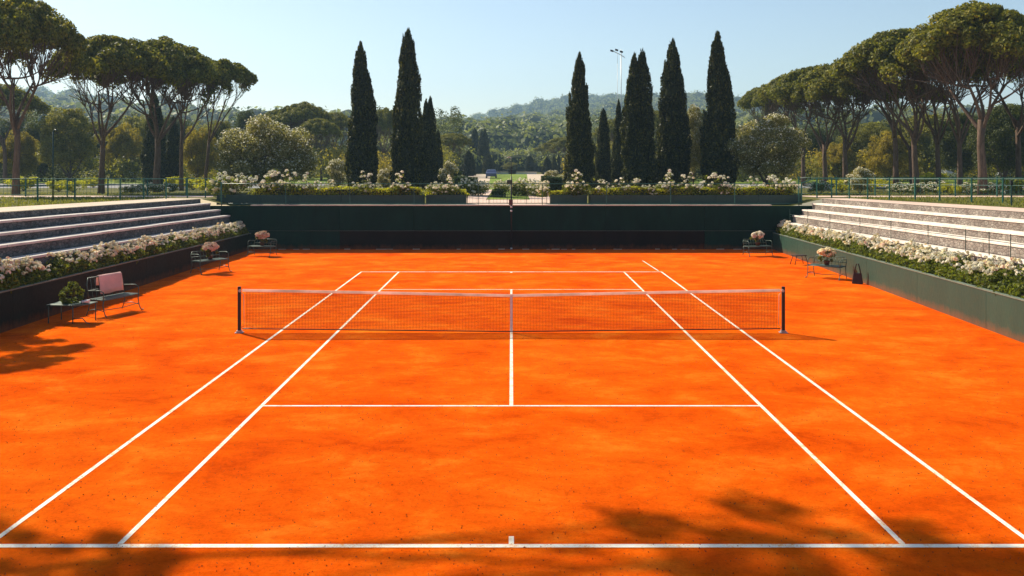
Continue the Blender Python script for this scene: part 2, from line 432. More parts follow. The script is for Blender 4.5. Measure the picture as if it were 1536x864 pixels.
def flower_quads(P, size, rng, k=6):
    """each blossom is k petals round its centre"""
    n = len(P); idx = np.repeat(np.arange(n), k); d = randdir(n*k, rng); d[:, 2] = np.abs(d[:, 2])*.8 + .1
    s = (size*rng.uniform(.75, 1.3, n))[idx][:, None]
    Q = P[idx] + d*s*.32; U = norm(np.cross(d, randdir(n*k, rng))); W = np.cross(norm(d), U)
    return np.stack([Q-U*s*.38, Q-W*s*.34, Q+U*s*.38, Q+W*s*.34], 1).reshape(-1, 3)

def make_rose(seed, w=.55, h=.55, nst=9, spread=1, pm='petal', tall=.4, nfl=60):
    rg = random.Random(seed); rng = np.random.default_rng(seed); root = empty('rose_bush', (0,0,0))
    mb = MB(); tips = []
    for k in range(nst):
        th = rg.uniform(0, 2*PI); r = w*rg.uniform(.2,.95); z = h*rg.uniform(.8,1.0) + (tall*rg.uniform(0,1) if k % 2 else 0)
        c = curve((0,0,0), (r*math.cos(th), r*.7*math.sin(th), z), .12, 4, rg); mb.tube(c, .011, 4, False); tips.append(c)
    mb.build('stem', M['stem'], root)
    n = 16; cs = []; rad = []
    for i in range(n):
        th = rg.uniform(0,2*PI); r = w*math.sqrt(rg.random())*.75; cs.append((r*math.cos(th), r*.7*math.sin(th), h*rg.uniform(.15,.8))); rad.append(w*rg.uniform(.22,.34))
    v = clumps(np.array(cs), np.array(rad), 60, rng, .10, .065, .3, .9, 'flat', .9)
    tp = np.array([c[-1-(j % 2)] for c in tips for j in range(2)]); 
    v2 = quads(np.repeat(tp, 8, 0) + rng.normal(0,.06,(len(tp)*8,3)), randdir(len(tp)*8, rng), .09, .055, rng, 'flat')
    link('foliage', leafobj('rose_foliage', [np.concatenate([v, v2])], [M['rose']]), root)
    P = []
    for c in tips:
        for j in range(rg.choice((2,3,4))): P.append(np.array(c[-1]) + rng.normal(0, .07, 3))
    while len(P) < nfl:
        i = rg.randrange(n); d = randdir(1, rng)[0]; d[2] = abs(d[2])
        P.append(np.array(cs[i]) + d*rad[i]*1.05)
    P = np.array(P); h2 = len(P)*2//3
    link('blossom', leafobj('rose_blossom', [flower_quads(P[:h2], .14, rng), flower_quads(P[h2:], .13, rng)], [M[pm], M['petalc' if pm == 'petal' else 'petalp']]), root)
    return root

def leafy_box(name, x0, x1, y0, y1, z0, z1, mat, seed, dens=260, size=.09, parent=None, core=True):
    rng = np.random.default_rng(seed); lx, ly, lz = x1-x0, y1-y0, z1-z0
    faces = [(lx*ly, 2, 1), (lx*lz, 1, 0), (lx*lz, 1, 1), (ly*lz, 0, 0), (ly*lz, 0, 1)]
    Ps = []; Ns = []
    for ar, ax, sd in faces:
        n = int(ar*dens*1.3); p = rng.uniform(0, 1, (n, 3)); p[:, ax] = sd + rng.normal(0, .02, n)
        p = p*np.array([lx, ly, lz]) + np.array([x0, y0, z0]); wob = .04*np.sin(p[:, 0]*2.1+p[:,2]*3)*1.5 + rng.normal(0,.02,n); p[:, ax] += wob
        nn = np.zeros((n, 3)); nn[:, ax] = 1 if sd else -1; Ps.append(p); Ns.append(nn)
    P = np.concatenate(Ps); N = np.concatenate(Ns)
    v = quads(P, N, size, size*.65, rng, 'flat', .9)
    bx = MB(); e = .05; bx.box(x0+e, x1-e, y0+e, y1-e, z0, z1-e)
    V = np.concatenate([v, np.array(bx.v)]); n = len(v)//4
    Fq = np.concatenate([np.arange(4*n).reshape(n, 4), np.array(bx.f) + 4*n])
    mi = np.concatenate([np.zeros(n, int), np.ones(6, int)])
    return link(name, mesh_np(name, V, Fq, [M[mat], M['core']], mi), parent)

# ---------------------------------------------------------------- terrain
RIDGE = [(-1500,205),(-600,190),(-200,165),(60,140),(110,146),(170,160),(220,172),(300,190),(420,202),(560,203),(600,199),(655,189),(700,184),(760,173),(800,161),(850,152),(900,149),(1000,150),(1050,148),(1100,160),(1160,170),(1230,176),(1330,185),(1450,196),(1700,200),(2300,205),(3200,215)]
RX = np.array([r[0] for r in RIDGE], float); RY = np.array([r[1] for r in RIDGE], float)
RD = 1250.0
def hillz(X, D):
    px = 767 + X/np.maximum(D, 1)*F
    zr = CAMZ + (243 - np.interp(px, RX, RY))/F*RD - 8
    t = np.clip((D-230)/(RD-230), 0, 1)
    s = t**1.35
    und = (np.sin(X*.013+D*.006)+np.sin(X*.021-D*.011+1.3)+.6*np.sin(X*.047+D*.03))*4.2*np.clip((D-260)/400,0,1)*np.clip((RD-D)/250,0,1)
    side = 7*np.clip((np.abs(px-765)-120)/300,0,1)*np.clip((D-200)/250,0,1)*np.clip((RD-D)/500,0,1)
    back = np.clip((D-RD)/500, 0, 1)*.35
    return 2.0 + (zr-2.0)*s*(1-back) + np.where(D < 230, 0, und + side)
def zg(X, D):
    w = np.clip((np.abs(X)-13.0)/1.35, 0, 1)
    return 2.0 + w*np.maximum(0, 1.05-.0176*D)
def sheet(name, x0, x1, d0, d1, mat, off=.012, nx=8, nd=8, xl=None):
    xs = np.linspace(0, 1, nx+1); ds = np.linspace(d0, d1, nd+1); V = []; 
    for d in ds:
        a, b = (x0, x1) if xl is None else xl(d)
        for t in xs: X = a+(b-a)*t; V.append((X, WY(d), float(zg(X, d))+off))
    Fq = [(j*(nx+1)+i, j*(nx+1)+i+1, (j+1)*(nx+1)+i+1, (j+1)*(nx+1)+i) for j in range(nd) for i in range(nx)]
    o = link(name, mesh_np(name, V, Fq, [mat])); return tag(o, kind='structure')

# upper ground, one sheet with the court pit cut out
xs = sorted(set([-1500,-700,-300,-150,-80,-50,-36,-28,-22,-18,-16,-15,-14.35,-13.7,-13,-8,0,8,13,13.7,14.35,15,16,18,22,28,36,50,80,150,300,700,1500]))
ds = [-40,-20,0,10,20,30,36,42.0,45,50,55,60,66,80,110,160,230,400,700,1100,1750]
V = [(x, WY(d), float(zg(x, max(d, 0)))) for d in ds for x in xs]; nx = len(xs); Fq = []
for j in range(len(ds)-1):
    for i in range(nx-1):
        if ds[j+1] <= 42 and xs[i] >= -14.35 and xs[i+1] <= 14.35: continue
        Fq.append((j*nx+i, j*nx+i+1, (j+1)*nx+i+1, (j+1)*nx+i))
tag(link('ground', mesh_np('ground', V, Fq, [M['grass']])), kind='structure')
# hills
pxs = np.linspace(-1400, 2900, 260); dd = np.concatenate([np.linspace(225, 700, 60), np.linspace(712, 1300, 60), np.linspace(1330, 1700, 8)])
PX, DD = np.meshgrid(pxs, dd); XX = (PX-767)/F*DD; ZZ = hillz(XX, DD); ZZ[0] = 1.5
keep = np.stack([XX, DD+CAMY, ZZ], 2).reshape(-1, 3); nx = len(pxs)
Fq = np.array([(j*nx+i, j*nx+i+1, (j+1)*nx+i+1, (j+1)*nx+i) for j in range(len(dd)-1) for i in range(nx-1)])
M['hill'] = grass_mat('hill_scrub', (.035,.05,.02), (.06,.075,.03), (.09,.10,.045))
tag(link('hills', mesh_np('hills', keep, Fq, [M['hill']], smooth=True)), kind='structure')
# far woodland, one mass
def woodland(name, n, d0, d1, px0, px1, r0, r1, seed, per=60, ls=.6, hfun=None):
    rng = np.random.default_rng(seed)
    D = np.exp(rng.uniform(math.log(d0), math.log(d1), n)); px = rng.uniform(px0, px1, n); X = (px-767)/F*D
    gap = (np.abs(X) < 7+(D-150)*.03) & (D < 178); D = D[~gap]; X = X[~gap]; n = len(D)
    R = rng.uniform(r0, r1, n)*np.interp(D, [200, 1250], [1, 1.5]); hgt = R*rng.uniform(.7, 1.5, n)
    if hfun is not None: hgt = hfun(X, D)*rng.uniform(.75, 1.15, n); 
    Z = hillz(X, D) + hgt*.9
    idx = np.repeat(np.arange(n), per); d = randdir(len(idx), rng); d[:, 2] = np.abs(d[:, 2]+.25)-.2
    c = np.stack([X, D+CAMY, Z], 1)
    lump = 1 + .18*np.sin(7*d[:,0]+idx) + .15*np.sin(8*d[:,1]+2*idx)
    P = c[idx] + d*np.stack([R, R, R*.72], 1)[idx]*(lump*rng.uniform(.82, 1.05, len(idx)))[:, None]
    sz = R[idx]*ls*.33*rng.uniform(.6,1.4,len(idx))
    v = quads(P, d, 1, .75, rng, 'flat', .55).reshape(-1, 4, 3)
    v = (v - P[:, None])*sz[:, None, None] + P[:, None]
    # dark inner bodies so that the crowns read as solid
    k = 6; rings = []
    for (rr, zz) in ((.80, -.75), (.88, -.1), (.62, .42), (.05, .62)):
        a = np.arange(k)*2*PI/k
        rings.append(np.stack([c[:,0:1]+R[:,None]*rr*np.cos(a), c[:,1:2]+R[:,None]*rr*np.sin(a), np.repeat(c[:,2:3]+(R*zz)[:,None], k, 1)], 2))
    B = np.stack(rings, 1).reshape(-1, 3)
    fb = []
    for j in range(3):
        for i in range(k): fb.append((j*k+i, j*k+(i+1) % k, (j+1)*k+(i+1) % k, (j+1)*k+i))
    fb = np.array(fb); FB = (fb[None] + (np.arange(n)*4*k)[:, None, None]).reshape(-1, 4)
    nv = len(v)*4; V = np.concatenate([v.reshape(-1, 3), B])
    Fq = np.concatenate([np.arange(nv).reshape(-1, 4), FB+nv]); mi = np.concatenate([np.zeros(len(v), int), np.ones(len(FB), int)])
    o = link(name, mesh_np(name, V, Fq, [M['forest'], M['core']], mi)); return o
tag(woodland('hill_forest', 3000, 250, 1280, 560, 1160, 4.2, 7.0, 5, 150), 'hazy blue green wooded hillside beyond the garden axis', 'forest', kind='stuff')
tag(woodland('hill_forest', 1900, 330, 1280, -700, 560, 5, 8, 6, 60, .9), 'hazy wooded hill slope behind the umbrella pines on the left', 'forest', kind='stuff')
tag(woodland('hill_forest', 1900, 330, 1280, 1160, 2300, 5, 8, 7, 60, .9), 'hazy wooded hill slope behind the umbrella pines on the right', 'forest', kind='stuff')
tag(woodland('valley_wood', 420, 152, 260, 560, 1000, 2.2, 3.8, 8, 260, .5, lambda X, D: np.clip(.8+np.abs(X)*.13+(D-150)*.02, .8, 6)), 'rounded olive green trees closing the far end of the garden axis', 'wood', kind='stuff')
def thicket(name, n, px0, px1, D0, D1, hfun, seed, mats, label):
    rng = np.random.default_rng(seed); D = rng.uniform(D0, D1, n); px = rng.uniform(px0, px1, n); X = (px-767)/F*D
    k = np.abs(X) > 6 + (D-80)*.03; X, D = X[k], D[k]; n = len(X)
    h = hfun(px[k], D)*(1+.25*np.sin(X*.55)+.15*np.sin(X*1.3+D*.4)); R_ = rng.uniform(.6, 1.5, n); z = 2.0 + rng.uniform(0, 1, n)**.7*h
    cs = np.stack([X, D+CAMY, z], 1); typ = (np.sin(X*.23+seed)+np.sin(X*.11+D*.1)+rng.normal(0,.5,n)); Vs = []
    th_ = np.quantile(typ, [.42, .74]); 
    for j in range(3):
        s_ = (typ < th_[0]) if j == 0 else ((typ >= th_[0]) & (typ < th_[1]) if j == 1 else typ >= th_[1])
        Vs.append(clumps(cs[s_], R_[s_], 110, rng, .26, .16, .25, .85, 'flat', .8, .5))
    return tag(link(name, leafobj(name, Vs, [M[m] for m in mats])), label, 'undergrowth', kind='stuff')
thicket('undergrowth', 1000, -260, 700, 90, 124, lambda p, D: 2.6, 61, ['dark','olive','yellow'], 'dark and golden undergrowth below the trees left of the axis')
thicket('undergrowth', 1000, 850, 1760, 90, 124, lambda p, D: 2.6, 62, ['dark','olive','yellow'], 'dark and golden undergrowth below the trees right of the axis')
thicket('treeline', 1500, -1000, 690, 126, 150, lambda p, D: 7.5, 63, ['dark','dark','olive'], 'dense dark line of trees closing the garden on the left')
thicket('treeline', 1500, 860, 2500, 126, 150, lambda p, D: 7.5, 64, ['dark','dark','olive'], 'dense dark line of trees closing the garden on the right')

# ---------------------------------------------------------------- court
mb = MB(); mb.add([(-13.5,-70,0),(13.5,-70,0),(13.5,20.7,0),(-13.5,20.7,0)], [(0,1,2,3)])
mb.build('clay_court', M['clay']); tag(bpy.data.objects['clay_court'], kind='structure')
mb = MB(); zl = .005
def hl(x0, x1, y, w): mb.add([(x0,y-w/2,zl),(x1,y-w/2,zl),(x1,y+w/2,zl),(x0,y+w/2,zl)], [(0,1,2,3)])
def vl(x, y0, y1, w): mb.add([(x-w/2,y0,zl),(x+w/2,y0,zl),(x+w/2,y1,zl),(x-w/2,y1,zl)], [(0,1,2,3)])
NB, FB_, NS, FS = -11.885, 11.85, -6.42, 7.25
hl(-5.95, 5.95, NB, .085); hl(-5.515, 5.515, FB_, .09)
for x in (-4.115, 4.115): vl(x, NB+.05, FB_-.045, .062)
for x in (-5.485, 5.485): vl(x, NB+.05, FB_-.045, .062)
hl(-4.084, 4.084, NS, .06); hl(-4.084, 4.084, FS, .06); vl(0, NS+.03, FS-.03, .062)
vl(0, NB+.043, NB+.24, .055); vl(0, FB_-.24, FB_-.045, .08)
zl = .0045; mb.add([(5.32,15.6,zl),(5.37,15.6,zl),(5.45,12.2,zl),(5.40,12.2,zl)], [(0,1,2,3)])
tag(mb.build('court_lines', M['line']), kind='structure')

# tennis net
net = empty('tennis_net', (0,0,0), 0, 'dark mesh tennis net with pink white top band across the clay court', 'tennis net')
HW = 6.40
def nt(x): return 1.03 - .125*(1-abs(x)/HW)**1.15
def nb(x): return .10 - .07*(1-abs(x)/HW)
mb = MB(); n = 360
for i in range(1, n):
    x = -6.27 + 12.54*i/n; mb.tube([(x,0,nb(x)), (x,.0,nt(x)-.05)], .0034, 4, False)
for j in range(1, 25):
    t = j/25; mb.tube([(x, .0, nb(x)+(nt(x)-.05-nb(x))*t) for x in np.linspace(-6.27, 6.27, 21)], .0034, 4, False)
mb.build('mesh', M['net'], net)
mb = MB(); X = np.linspace(-6.33, 6.33, 33)
for a, b in zip(X[:-1], X[1:]):
    mb.hexa([(a,-.008,nt(a)-.062),(b,-.008,nt(b)-.062),(b,.008,nt(b)-.062),(a,.008,nt(a)-.062),(a,-.008,nt(a)),(b,-.008,nt(b)),(b,.008,nt(b)),(a,.008,nt(a))])
mb.build('top_band', M['tape'], net)
mb = MB(); mb.tube([(x, 0, nb(x)) for x in X], .014, 6); mb.build('bottom_cord', M['post'], net)
mb = MB(); mb.box(-.028, .028, -.012, .012, .012, nt(0)+.004); mb.build('centre_strap', M['white'], net)
for s in (-1, 1):
    mb = MB(); mb.box(s*HW-.036, s*HW+.036, -.036, .036, 0, 1.09); p = mb.build('post', M['post'], net, .012)
    mb = MB(); mb.box(s*HW-.09, s*HW+.09, -.09, .09, 0.002, .018); mb.box(s*HW-.06, s*HW+.06, -.06, .06, .018, .06); mb.build('base_plate', M['steel'], p, .004)
    mb = MB(); mb.tube([(s*(HW-.03), -.05, 1.0), (s*(HW-.03), -.09, 1.0)], .035, 10); mb.tube([(s*(HW-.05),0,.95),(s*6.30,0,.90),(s*6.29,0,.2),(s*(HW-.05),0,.12)], .007, 5); mb.build('winch', M['steel'], p)

# ---------------------------------------------------------------- back wall
bw = empty('back_wall', (0, WY(41.9), 0), 0, 'dark green and brown panelled wall closing the far end of the court', 'wall')
mb = MB(); edges = [-14.5, -7.9, -4.5, 0, 4.33, 8.9, 14.5]
for a, b in zip(edges[:-1], edges[1:]): mb.box(a+.006, b-.006, 0, .10, .86, 2.0)
mb.build('upper_panel', M['wall_green'], bw, .006)
mb = MB(); mb.box(-14.5, 14.5, .103, .13, 0, 1.995); mb.build('seam_light_stop', M['wall_brown'], bw)  # added behind the panels to keep light out of the seams
mb = MB()
for a, b in zip(edges[:-1], edges[1:]): mb.box(a+.006, b-.006, -.03, .10, 0, .83)
mb.cur = 1
mb2 = MB(); 
ob = mb.build('lower_panel', [M['wall_brown'], M['wall_green']], bw, .006)
for i, p in enumerate(ob.data.polygons):
    if i//6 in (0, 5): p.material_index = 1
mb = MB(); mb.box(-14.5, 14.5, -.035, .1, .832, .858); mb.build('middle_rail', M['rail_dark'], bw)
mb = MB()
for a, b in zip(np.linspace(-12.0, 12.0, 9)[:-1], np.linspace(-12.0, 12.0, 9)[1:]): mb.box(a, b-.006, -.05, .30, 2.002, 2.045)
mb.build('coping', M['coping'], bw, .006)
mb = MB()
rg = random.Random(3)
for i in range(26):
    x = rg.uniform(-11, 11); mb.box(x, x+rg.uniform(.05,.4), -.10, -.04, 0.0, rg.uniform(.012,.03))
mb.build('bottom_edging', M['path'], bw)
# back railing
def railing(name, P, Dn, zb, h, posts, rails, mat, label, cat, group=None, pr=.028, rr=.016, picket=0, pkr=.007):
    """P: list of (X, D) corner points; posts: parameter list 0..1 along total; picket spacing"""
    o = empty(name, (P[0][0], WY(P[0][1]), zb(*P[0])), 0, label, cat, group); ox, oy, oz = o.location
    seg = [math.dist(P[i], P[i+1]) for i in range(len(P)-1)]; tot = sum(seg)
    def at(t):
        L = t*tot
        for i, s in enumerate(seg):
            if L <= s+1e-9: u = L/s; x = P[i][0]+(P[i+1][0]-P[i][0])*u; d = P[i][1]+(P[i+1][1]-P[i][1])*u; return Vector((x-ox, WY(d)-oy, zb(x, d)-oz))
            L -= s
        x, d = P[-1]; return Vector((x-ox, WY(d)-oy, zb(x, d)-oz))
    for t in posts:
        b = at(t); m = MB(); m.box(b.x-pr, b.x+pr, b.y-pr, b.y+pr, b.z-.05, b.z+h+.03); m.build('post', mat, o, .004)
    n = max(8, int(tot/1.5))
    for rz in rails:
        m = MB(); m.tube([at(i/n) + Vector((0,0,rz)) for i in range(n+1)], rr if rz == max(rails) else rr*.7, 6); m.build('rail', mat, o)
    if picket:
        m = MB(); k = int(tot/picket)
        for i in range(k): b = at((i+.5)/k); m.tube([b + Vector((0,0,min(rails))), b + Vector((0,0,max(rails)-.02))], pkr, 4, False)
        m.build('baluster_row', mat, o)
    return o
zc2 = lambda x, d: 2.045
railing('railing', [(-13.4,42.05),(13.3,42.05)], 0, zc2, .99, [i/9 for i in range(10)], [.97,.06], M['rail'], 'thin green railing along the top of the back wall', 'railing', pr=.016, rr=.018)
# picket barrier in the centre
railing('picket_fence', [(-2.1,43.6),(1.7,43.6)], 0, lambda x,d: 2.0, .42, [0,.27,.5,.74,1], [.40,.06], M['rail_dark'], 'low picket barrier between the two long planters on the paving', 'fence', pr=.014, rr=.010, picket=.16, pkr=.006)
# planters behind the railing
def planter(x0, x1, d0, label, n):
    o = empty('planter', ((x0+x1)/2, WY(d0), 2.0), 0, label, 'planter', 'long planters behind the back railing'); hw = (x1-x0)/2
    m = MB(); m.box(-hw, hw, 0, .05, 0, .46); m.box(-hw, hw, .75, .80, 0, .46); m.box(-hw, -hw+.05, .05, .75, 0, .46); m.box(hw-.05, hw, .05, .75, 0, .46)
    for i in range(n+1): xx = -hw+i*2*hw/n; m.box(max(-hw,xx-.03), min(hw,xx+.03), -.03, -.001, 0, .47)
    m.build('trough', M['rail_dark'], o, .004)
    m = MB(); m.box(-hw+.05, hw-.05, .05, .75, 0, .40); m.build('soil', M['soil'], o)
planter(-13.9, -4.15, 42.9, 'dark green planter trough behind the railing left of the paved gap', 5)
planter(-4.05, -2.15, 43.2, 'short planter beside the paved gap, left side', 2)
planter(1.85, 3.6, 43.2, 'short planter beside the paved gap, right side', 2)
planter(3.7, 13.7, 42.9, 'dark green planter trough behind the railing right of the paved gap', 5)
def hedge(x0, x1, d, dw, z, h, mat, label, seed, dens=420, size=.085, name='hedge', group=None):
    o = leafy_box(name, -(x1-x0)/2, (x1-x0)/2, -dw/2, dw/2, 0, h, mat, seed, dens, size)
    o.location = ((x0+x1)/2, WY(d), z); return tag(o, label, 'hedge', group)
hedge(-12.2,-4.3, 43.3, .5, 2.38, .38, 'hedge', 'clipped yellow green hedge in the long left planter', 11)
hedge(3.8,13.3, 43.3, .5, 2.38, .38, 'hedge', 'clipped yellow green hedge in the long right planter', 12)
hedge(-4.0,-2.2, 43.6, .4, 2.38, .25, 'hedge', 'short yellow green hedge in the small planter left of the paved gap', 13)
hedge(1.9,3.5, 43.6, .4, 2.38, .25, 'hedge', 'short yellow green hedge in the small planter right of the paved gap', 14)
R1 = make_rose(1, .62, .5, 11, tall=.55); R2 = make_rose(2, .5, .45, 12, pm='petalw', tall=.7); R3 = make_rose(3, .8, .6, 12, tall=.15, nfl=90)
roses = [(R3,348,43.4,1.25,'wide white rose bush at the left corner of the back railing'),
 (R2,408,43.5,1.15,'tall pink tinted rose bush with high stems left of the flowering tree base'),
 (R1,432,43.4,1.0,'cream rose bush next to the tallest pink one on the left planter'),
 (R1,462,43.4,.9,'white rose bush with upright stems, third on the left planter'),
 (R2,480,43.5,.7,'small pale rose bush between the white roses and the first cypress'),
 (R1,498,43.4,.62,'low white rose bush just left of the tallest left cypress pair'),
 (R1,544,43.4,.95,'pale rose bush in front of the double tipped left cypress'),
 (R2,562,43.6,.6,'small pinkish rose bush right of the double tipped left cypress'),
 (R1,604,43.4,.95,'white rose bush below the tallest left cypress'),
 (R3,655,43.6,.75,'spreading white rose bush at the inner end of the left planter'),
 (R1,672,43.6,.8,'airy white rose bush at the right end of the left planters'),
 (R2,815,43.7,.7,'small blush rose bush beginning the right planters'),
 (R1,866,43.4,1.0,'tall pinkish white rose bush below the first right cypress'),
 (R2,905,43.4,.75,'pale rose bush below the small pointed cypress'),
 (R1,930,43.4,.7,'white rose bush under the lamp mast'),
 (R2,955,43.5,.8,'pink tinted rose bush left of the twin tipped right cypress base'),
 (R3,974,43.4,.6,'dense white rose bush right of the twin tipped cypress'),
 (R1,1006,43.4,1.0,'upright white rose bush below the third right cypress'),
 (R1,1036,43.4,.9,'white rose bush in the gap between the last two right cypresses'),
 (R2,1078,43.4,1.05,'blush rose bush below the tallest right cypress'),
 (R3,1100,43.5,.7,'dense cream rose bush right of the tallest right cypress'),
 (R1,1128,43.4,.75,'loose white rose bush below the flowering tree on the right'),
 (R2,1158,43.5,.95,'pink white rose bush near the right end of the planter'),
 (R3,1178,43.3,.95,'wide cream rose bush at the right corner of the back railing')]
used = set()
for i, (pr_, px, D, s, lb) in enumerate(roses):
    s *= 1.22; place(pr_, (WX(px, D), WY(D), 2.36), i*1.3, (s, s, s*.95), lb, 'rose bush', 'rose bushes in the long planters', first=pr_.name not in used); used.add(pr_.name)

# centre pole
cp = empty('service_pole', (0, WY(41.6), 0), 0, 'thin black service pole with green box in front of the back wall', 'pole')
mb = MB(); mb.tube([(0,0,0),(0,0,3.35)], .030, 8); mb.tube([(0,0,3.35),(0,0,4.25)], .013, 6); mb.build('shaft', M['post'], cp)
mb = MB(); mb.box(-.20, .05, -.06, .05, 3.02, 3.20); mb.build('switch_box', M['rail_dark'], cp, .01)
mb = MB(); mb.box(-.11, .07, -.06, .04, 2.06, 2.30); mb.build('junction_box', simple('box_brown', (.07,.03,.025), .5), cp, .01)
mb = MB(); mb.tube([(0,-.01,4.2),(-.12,-.03,4.26),(-.2,-.05,4.2)], .02, 6); mb.build('lamp_arm', M['steel'], cp)
for z in (.03, 1.75, 1.93):
    mb = MB(); mb.tube([(0,0,z),(0,0,z+.07)], .045, 8); mb.build('clamp', M['white'], cp)

# ---------------------------------------------------------------- side walls with planters, terraces
def lw(s, D):  # wall x at distance D
    return -12.0 if s < 0 else 12.05 - (41.9-D)*.031
def lz(s, D): return (1.165 if s < 0 else 1.10 ) - (.0106 if s < 0 else .0085)*D
LIP = [(12.55,1.975,41.84),(12.95,2.315,41.84),(13.38,2.572,41.84),(13.85,2.864,41.84),(14.30,3.047,41.84)]
def zs(k, D): return LIP[k][1] - .0176*D
for s, side in ((-1,'left'),(1,'right')):
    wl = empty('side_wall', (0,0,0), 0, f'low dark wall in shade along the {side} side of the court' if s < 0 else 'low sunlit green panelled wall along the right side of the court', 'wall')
    mat = M['side_green_shaded'] if s < 0 else M['side_green']
    mb = MB(); N = np.arange(1.9, 42.0, 4.0)
    for a, b in zip(N[:-1], N[1:]):
        b2 = b - .012; xa, xb = lw(s,a), lw(s,b2); t = .10*s
        mb.hexa([(min(xa,xa+t),WY(a),-.02),(max(xa,xa+t),WY(a),-.02),(max(xb,xb+t),WY(b2),-.02),(min(xb,xb+t),WY(b2),-.02),
                 (min(xa,xa+t),WY(a),lz(s,a)),(max(xa,xa+t),WY(a),lz(s,a)),(max(xb,xb+t),WY(b2),lz(s,b2)),(min(xb,xb+t),WY(b2),lz(s,b2))])
    mb.build('panel', mat, wl)
    mb = MB(); a, b = 1.9, 41.88; xa, xb = lw(s,a), lw(s,b); e0, e1 = -.015*s, .115*s
    mb.hexa([(xa+min(e0,e1),WY(a),lz(s,a)+.002),(xa+max(e0,e1),WY(a),lz(s,a)+.002),(xb+max(e0,e1),WY(b),lz(s,b)+.002),(xb+min(e0,e1),WY(b),lz(s,b)+.002),
             (xa+min(e0,e1),WY(a),lz(s,a)+.03),(xa+max(e0,e1),WY(a),lz(s,a)+.03),(xb+max(e0,e1),WY(b),lz(s,b)+.03),(xb+min(e0,e1),WY(b),lz(s,b)+.03)])
    mb.build('top_cap', M['side_cap'], wl)
    # soil in the bed
    mb = MB(); 
    for a, b in ((1.9, 41.9),):
        xi0, xi1 = lw(s,a)+.1*s, lw(s,b)+.1*s; xo = 12.55*s
        mb.add([(xi0,WY(a),lz(s,a)-.08),(xo,WY(a),lz(s,a)-.08),(xo,WY(b),lz(s,b)-.08),(xi1,WY(b),lz(s,b)-.08)], [(0,1,2,3)] if s > 0 else [(3,2,1,0)])
    mb.build('soil', M['soil'], wl)
    # terrace
    te = empty('stone_terrace', (0,0,0), 0, f'grey stone seating terrace with shaded risers on the left of the court' if s < 0 else 'pale pinkish stone seating terrace in full sun on the right of the court', 'terrace')
    for k in range(5):
        x, zc_, De = LIP[k]; xo = LIP[k+1][0] if k < 4 else 14.37; D0 = 1.9
        e4 = 0 if k == 4 else .07
        mb = MB(); xa, xb = sorted((s*x, s*(xo+ (0 if k == 4 else .0))))
        lo = [-.02, 0,0,0,0][k]
        z0a = 0.0; 
        mb.hexa([(xa,WY(D0),z0a),(xb,WY(D0),z0a),(xb,WY(De),z0a),(xa,WY(De),z0a),(xa,WY(D0),zs(k,D0)-e4),(xb,WY(D0),zs(k,D0)-e4),(xb,WY(De),zs(k,De)-e4),(xa,WY(De),zs(k,De)-e4)])
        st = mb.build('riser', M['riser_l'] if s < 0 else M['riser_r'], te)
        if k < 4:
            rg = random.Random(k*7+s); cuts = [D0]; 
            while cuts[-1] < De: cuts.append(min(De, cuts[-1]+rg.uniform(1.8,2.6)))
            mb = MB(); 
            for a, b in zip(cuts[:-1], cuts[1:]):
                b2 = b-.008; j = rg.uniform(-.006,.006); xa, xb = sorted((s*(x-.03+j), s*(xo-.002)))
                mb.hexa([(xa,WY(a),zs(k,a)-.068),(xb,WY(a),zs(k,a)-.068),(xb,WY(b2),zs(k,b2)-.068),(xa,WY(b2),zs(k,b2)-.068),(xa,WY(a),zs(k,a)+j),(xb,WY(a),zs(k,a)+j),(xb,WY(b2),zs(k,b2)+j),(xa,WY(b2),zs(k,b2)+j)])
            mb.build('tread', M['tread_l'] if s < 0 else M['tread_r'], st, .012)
    # walkway along the terrace top
    M_w = M['path'] if s < 0 else M['tread_r']
    sheet('terrace_path', s*14.372, s*16.6, 2, 43, M['path'] if s < 0 else M['paving'], .012, 4, 12, xl=lambda d, s=s: ((-16.4-(42-d)*.02, -14.372) if s < 0 else (14.372, 16.0+(42-d)*.02)))
    # flower bed
    rng = np.random.default_rng(40+s); n = 1500
    D = 42 - 30*rng.uniform(0,1,n)**1.0; D = np.where(D > 41.6, 41.6, D)
    xi = np.array([abs(lw(s, d))+.12 for d in D]); u = rng.uniform(0, 1, n); Xc = xi + u*(12.50-xi)
    zt = np.array([lz(s, d) for d in D]); lump = .08*np.sin(D*2.3)+.06*np.sin(D*5.1+1)
    hz = (.12 + .34*u**.7 + lump*.6)*np.interp(D,[20,42],[1.08,.9]); 
    cs = np.stack([s*Xc, D+CAMY, zt + hz*rng.uniform(.25,1,n)-.04], 1)
    lv = clumps(cs, rng.uniform(.09,.17,n), 26, rng, .085, .055, .3, .9, 'flat', .9)
    m = 2300; D = 42 - 30*rng.uniform(0,1,m); D = np.minimum(D, 41.7); xi = np.array([abs(lw(s, d))+.12 for d in D]); u = rng.uniform(.12, 1, m)**.75; Xc = xi + u*(12.52-xi)
    dens = np.sin(D*1.7)+np.sin(D*.73+s)+.8*np.sin(D*4.3); kp = rng.uniform(-2.2, 1.6, m) < dens + .6; D, u, Xc = D[kp], u[kp], Xc[kp]; m = len(D)
    zt = np.array([lz(s, d) for d in D]); lump = .08*np.sin(D*2.3)+.06*np.sin(D*5.1+1)
    hz = (.15 + .36*u**.7 + lump*.6)*np.interp(D,[20,42],[1.08,.9]); P = np.stack([s*Xc, D+CAMY, zt+hz+rng.normal(.03,.05,m)], 1)
    c = rng.uniform(0,1,m); c = np.clip(c + .08*np.sin(D*.9), 0, 1)
    fv = [flower_quads(P[c < .55], .115, rng), flower_quads(P[(c >= .55) & (c < .965)], .115, rng), flower_quads(P[c >= .965], .12, rng)]
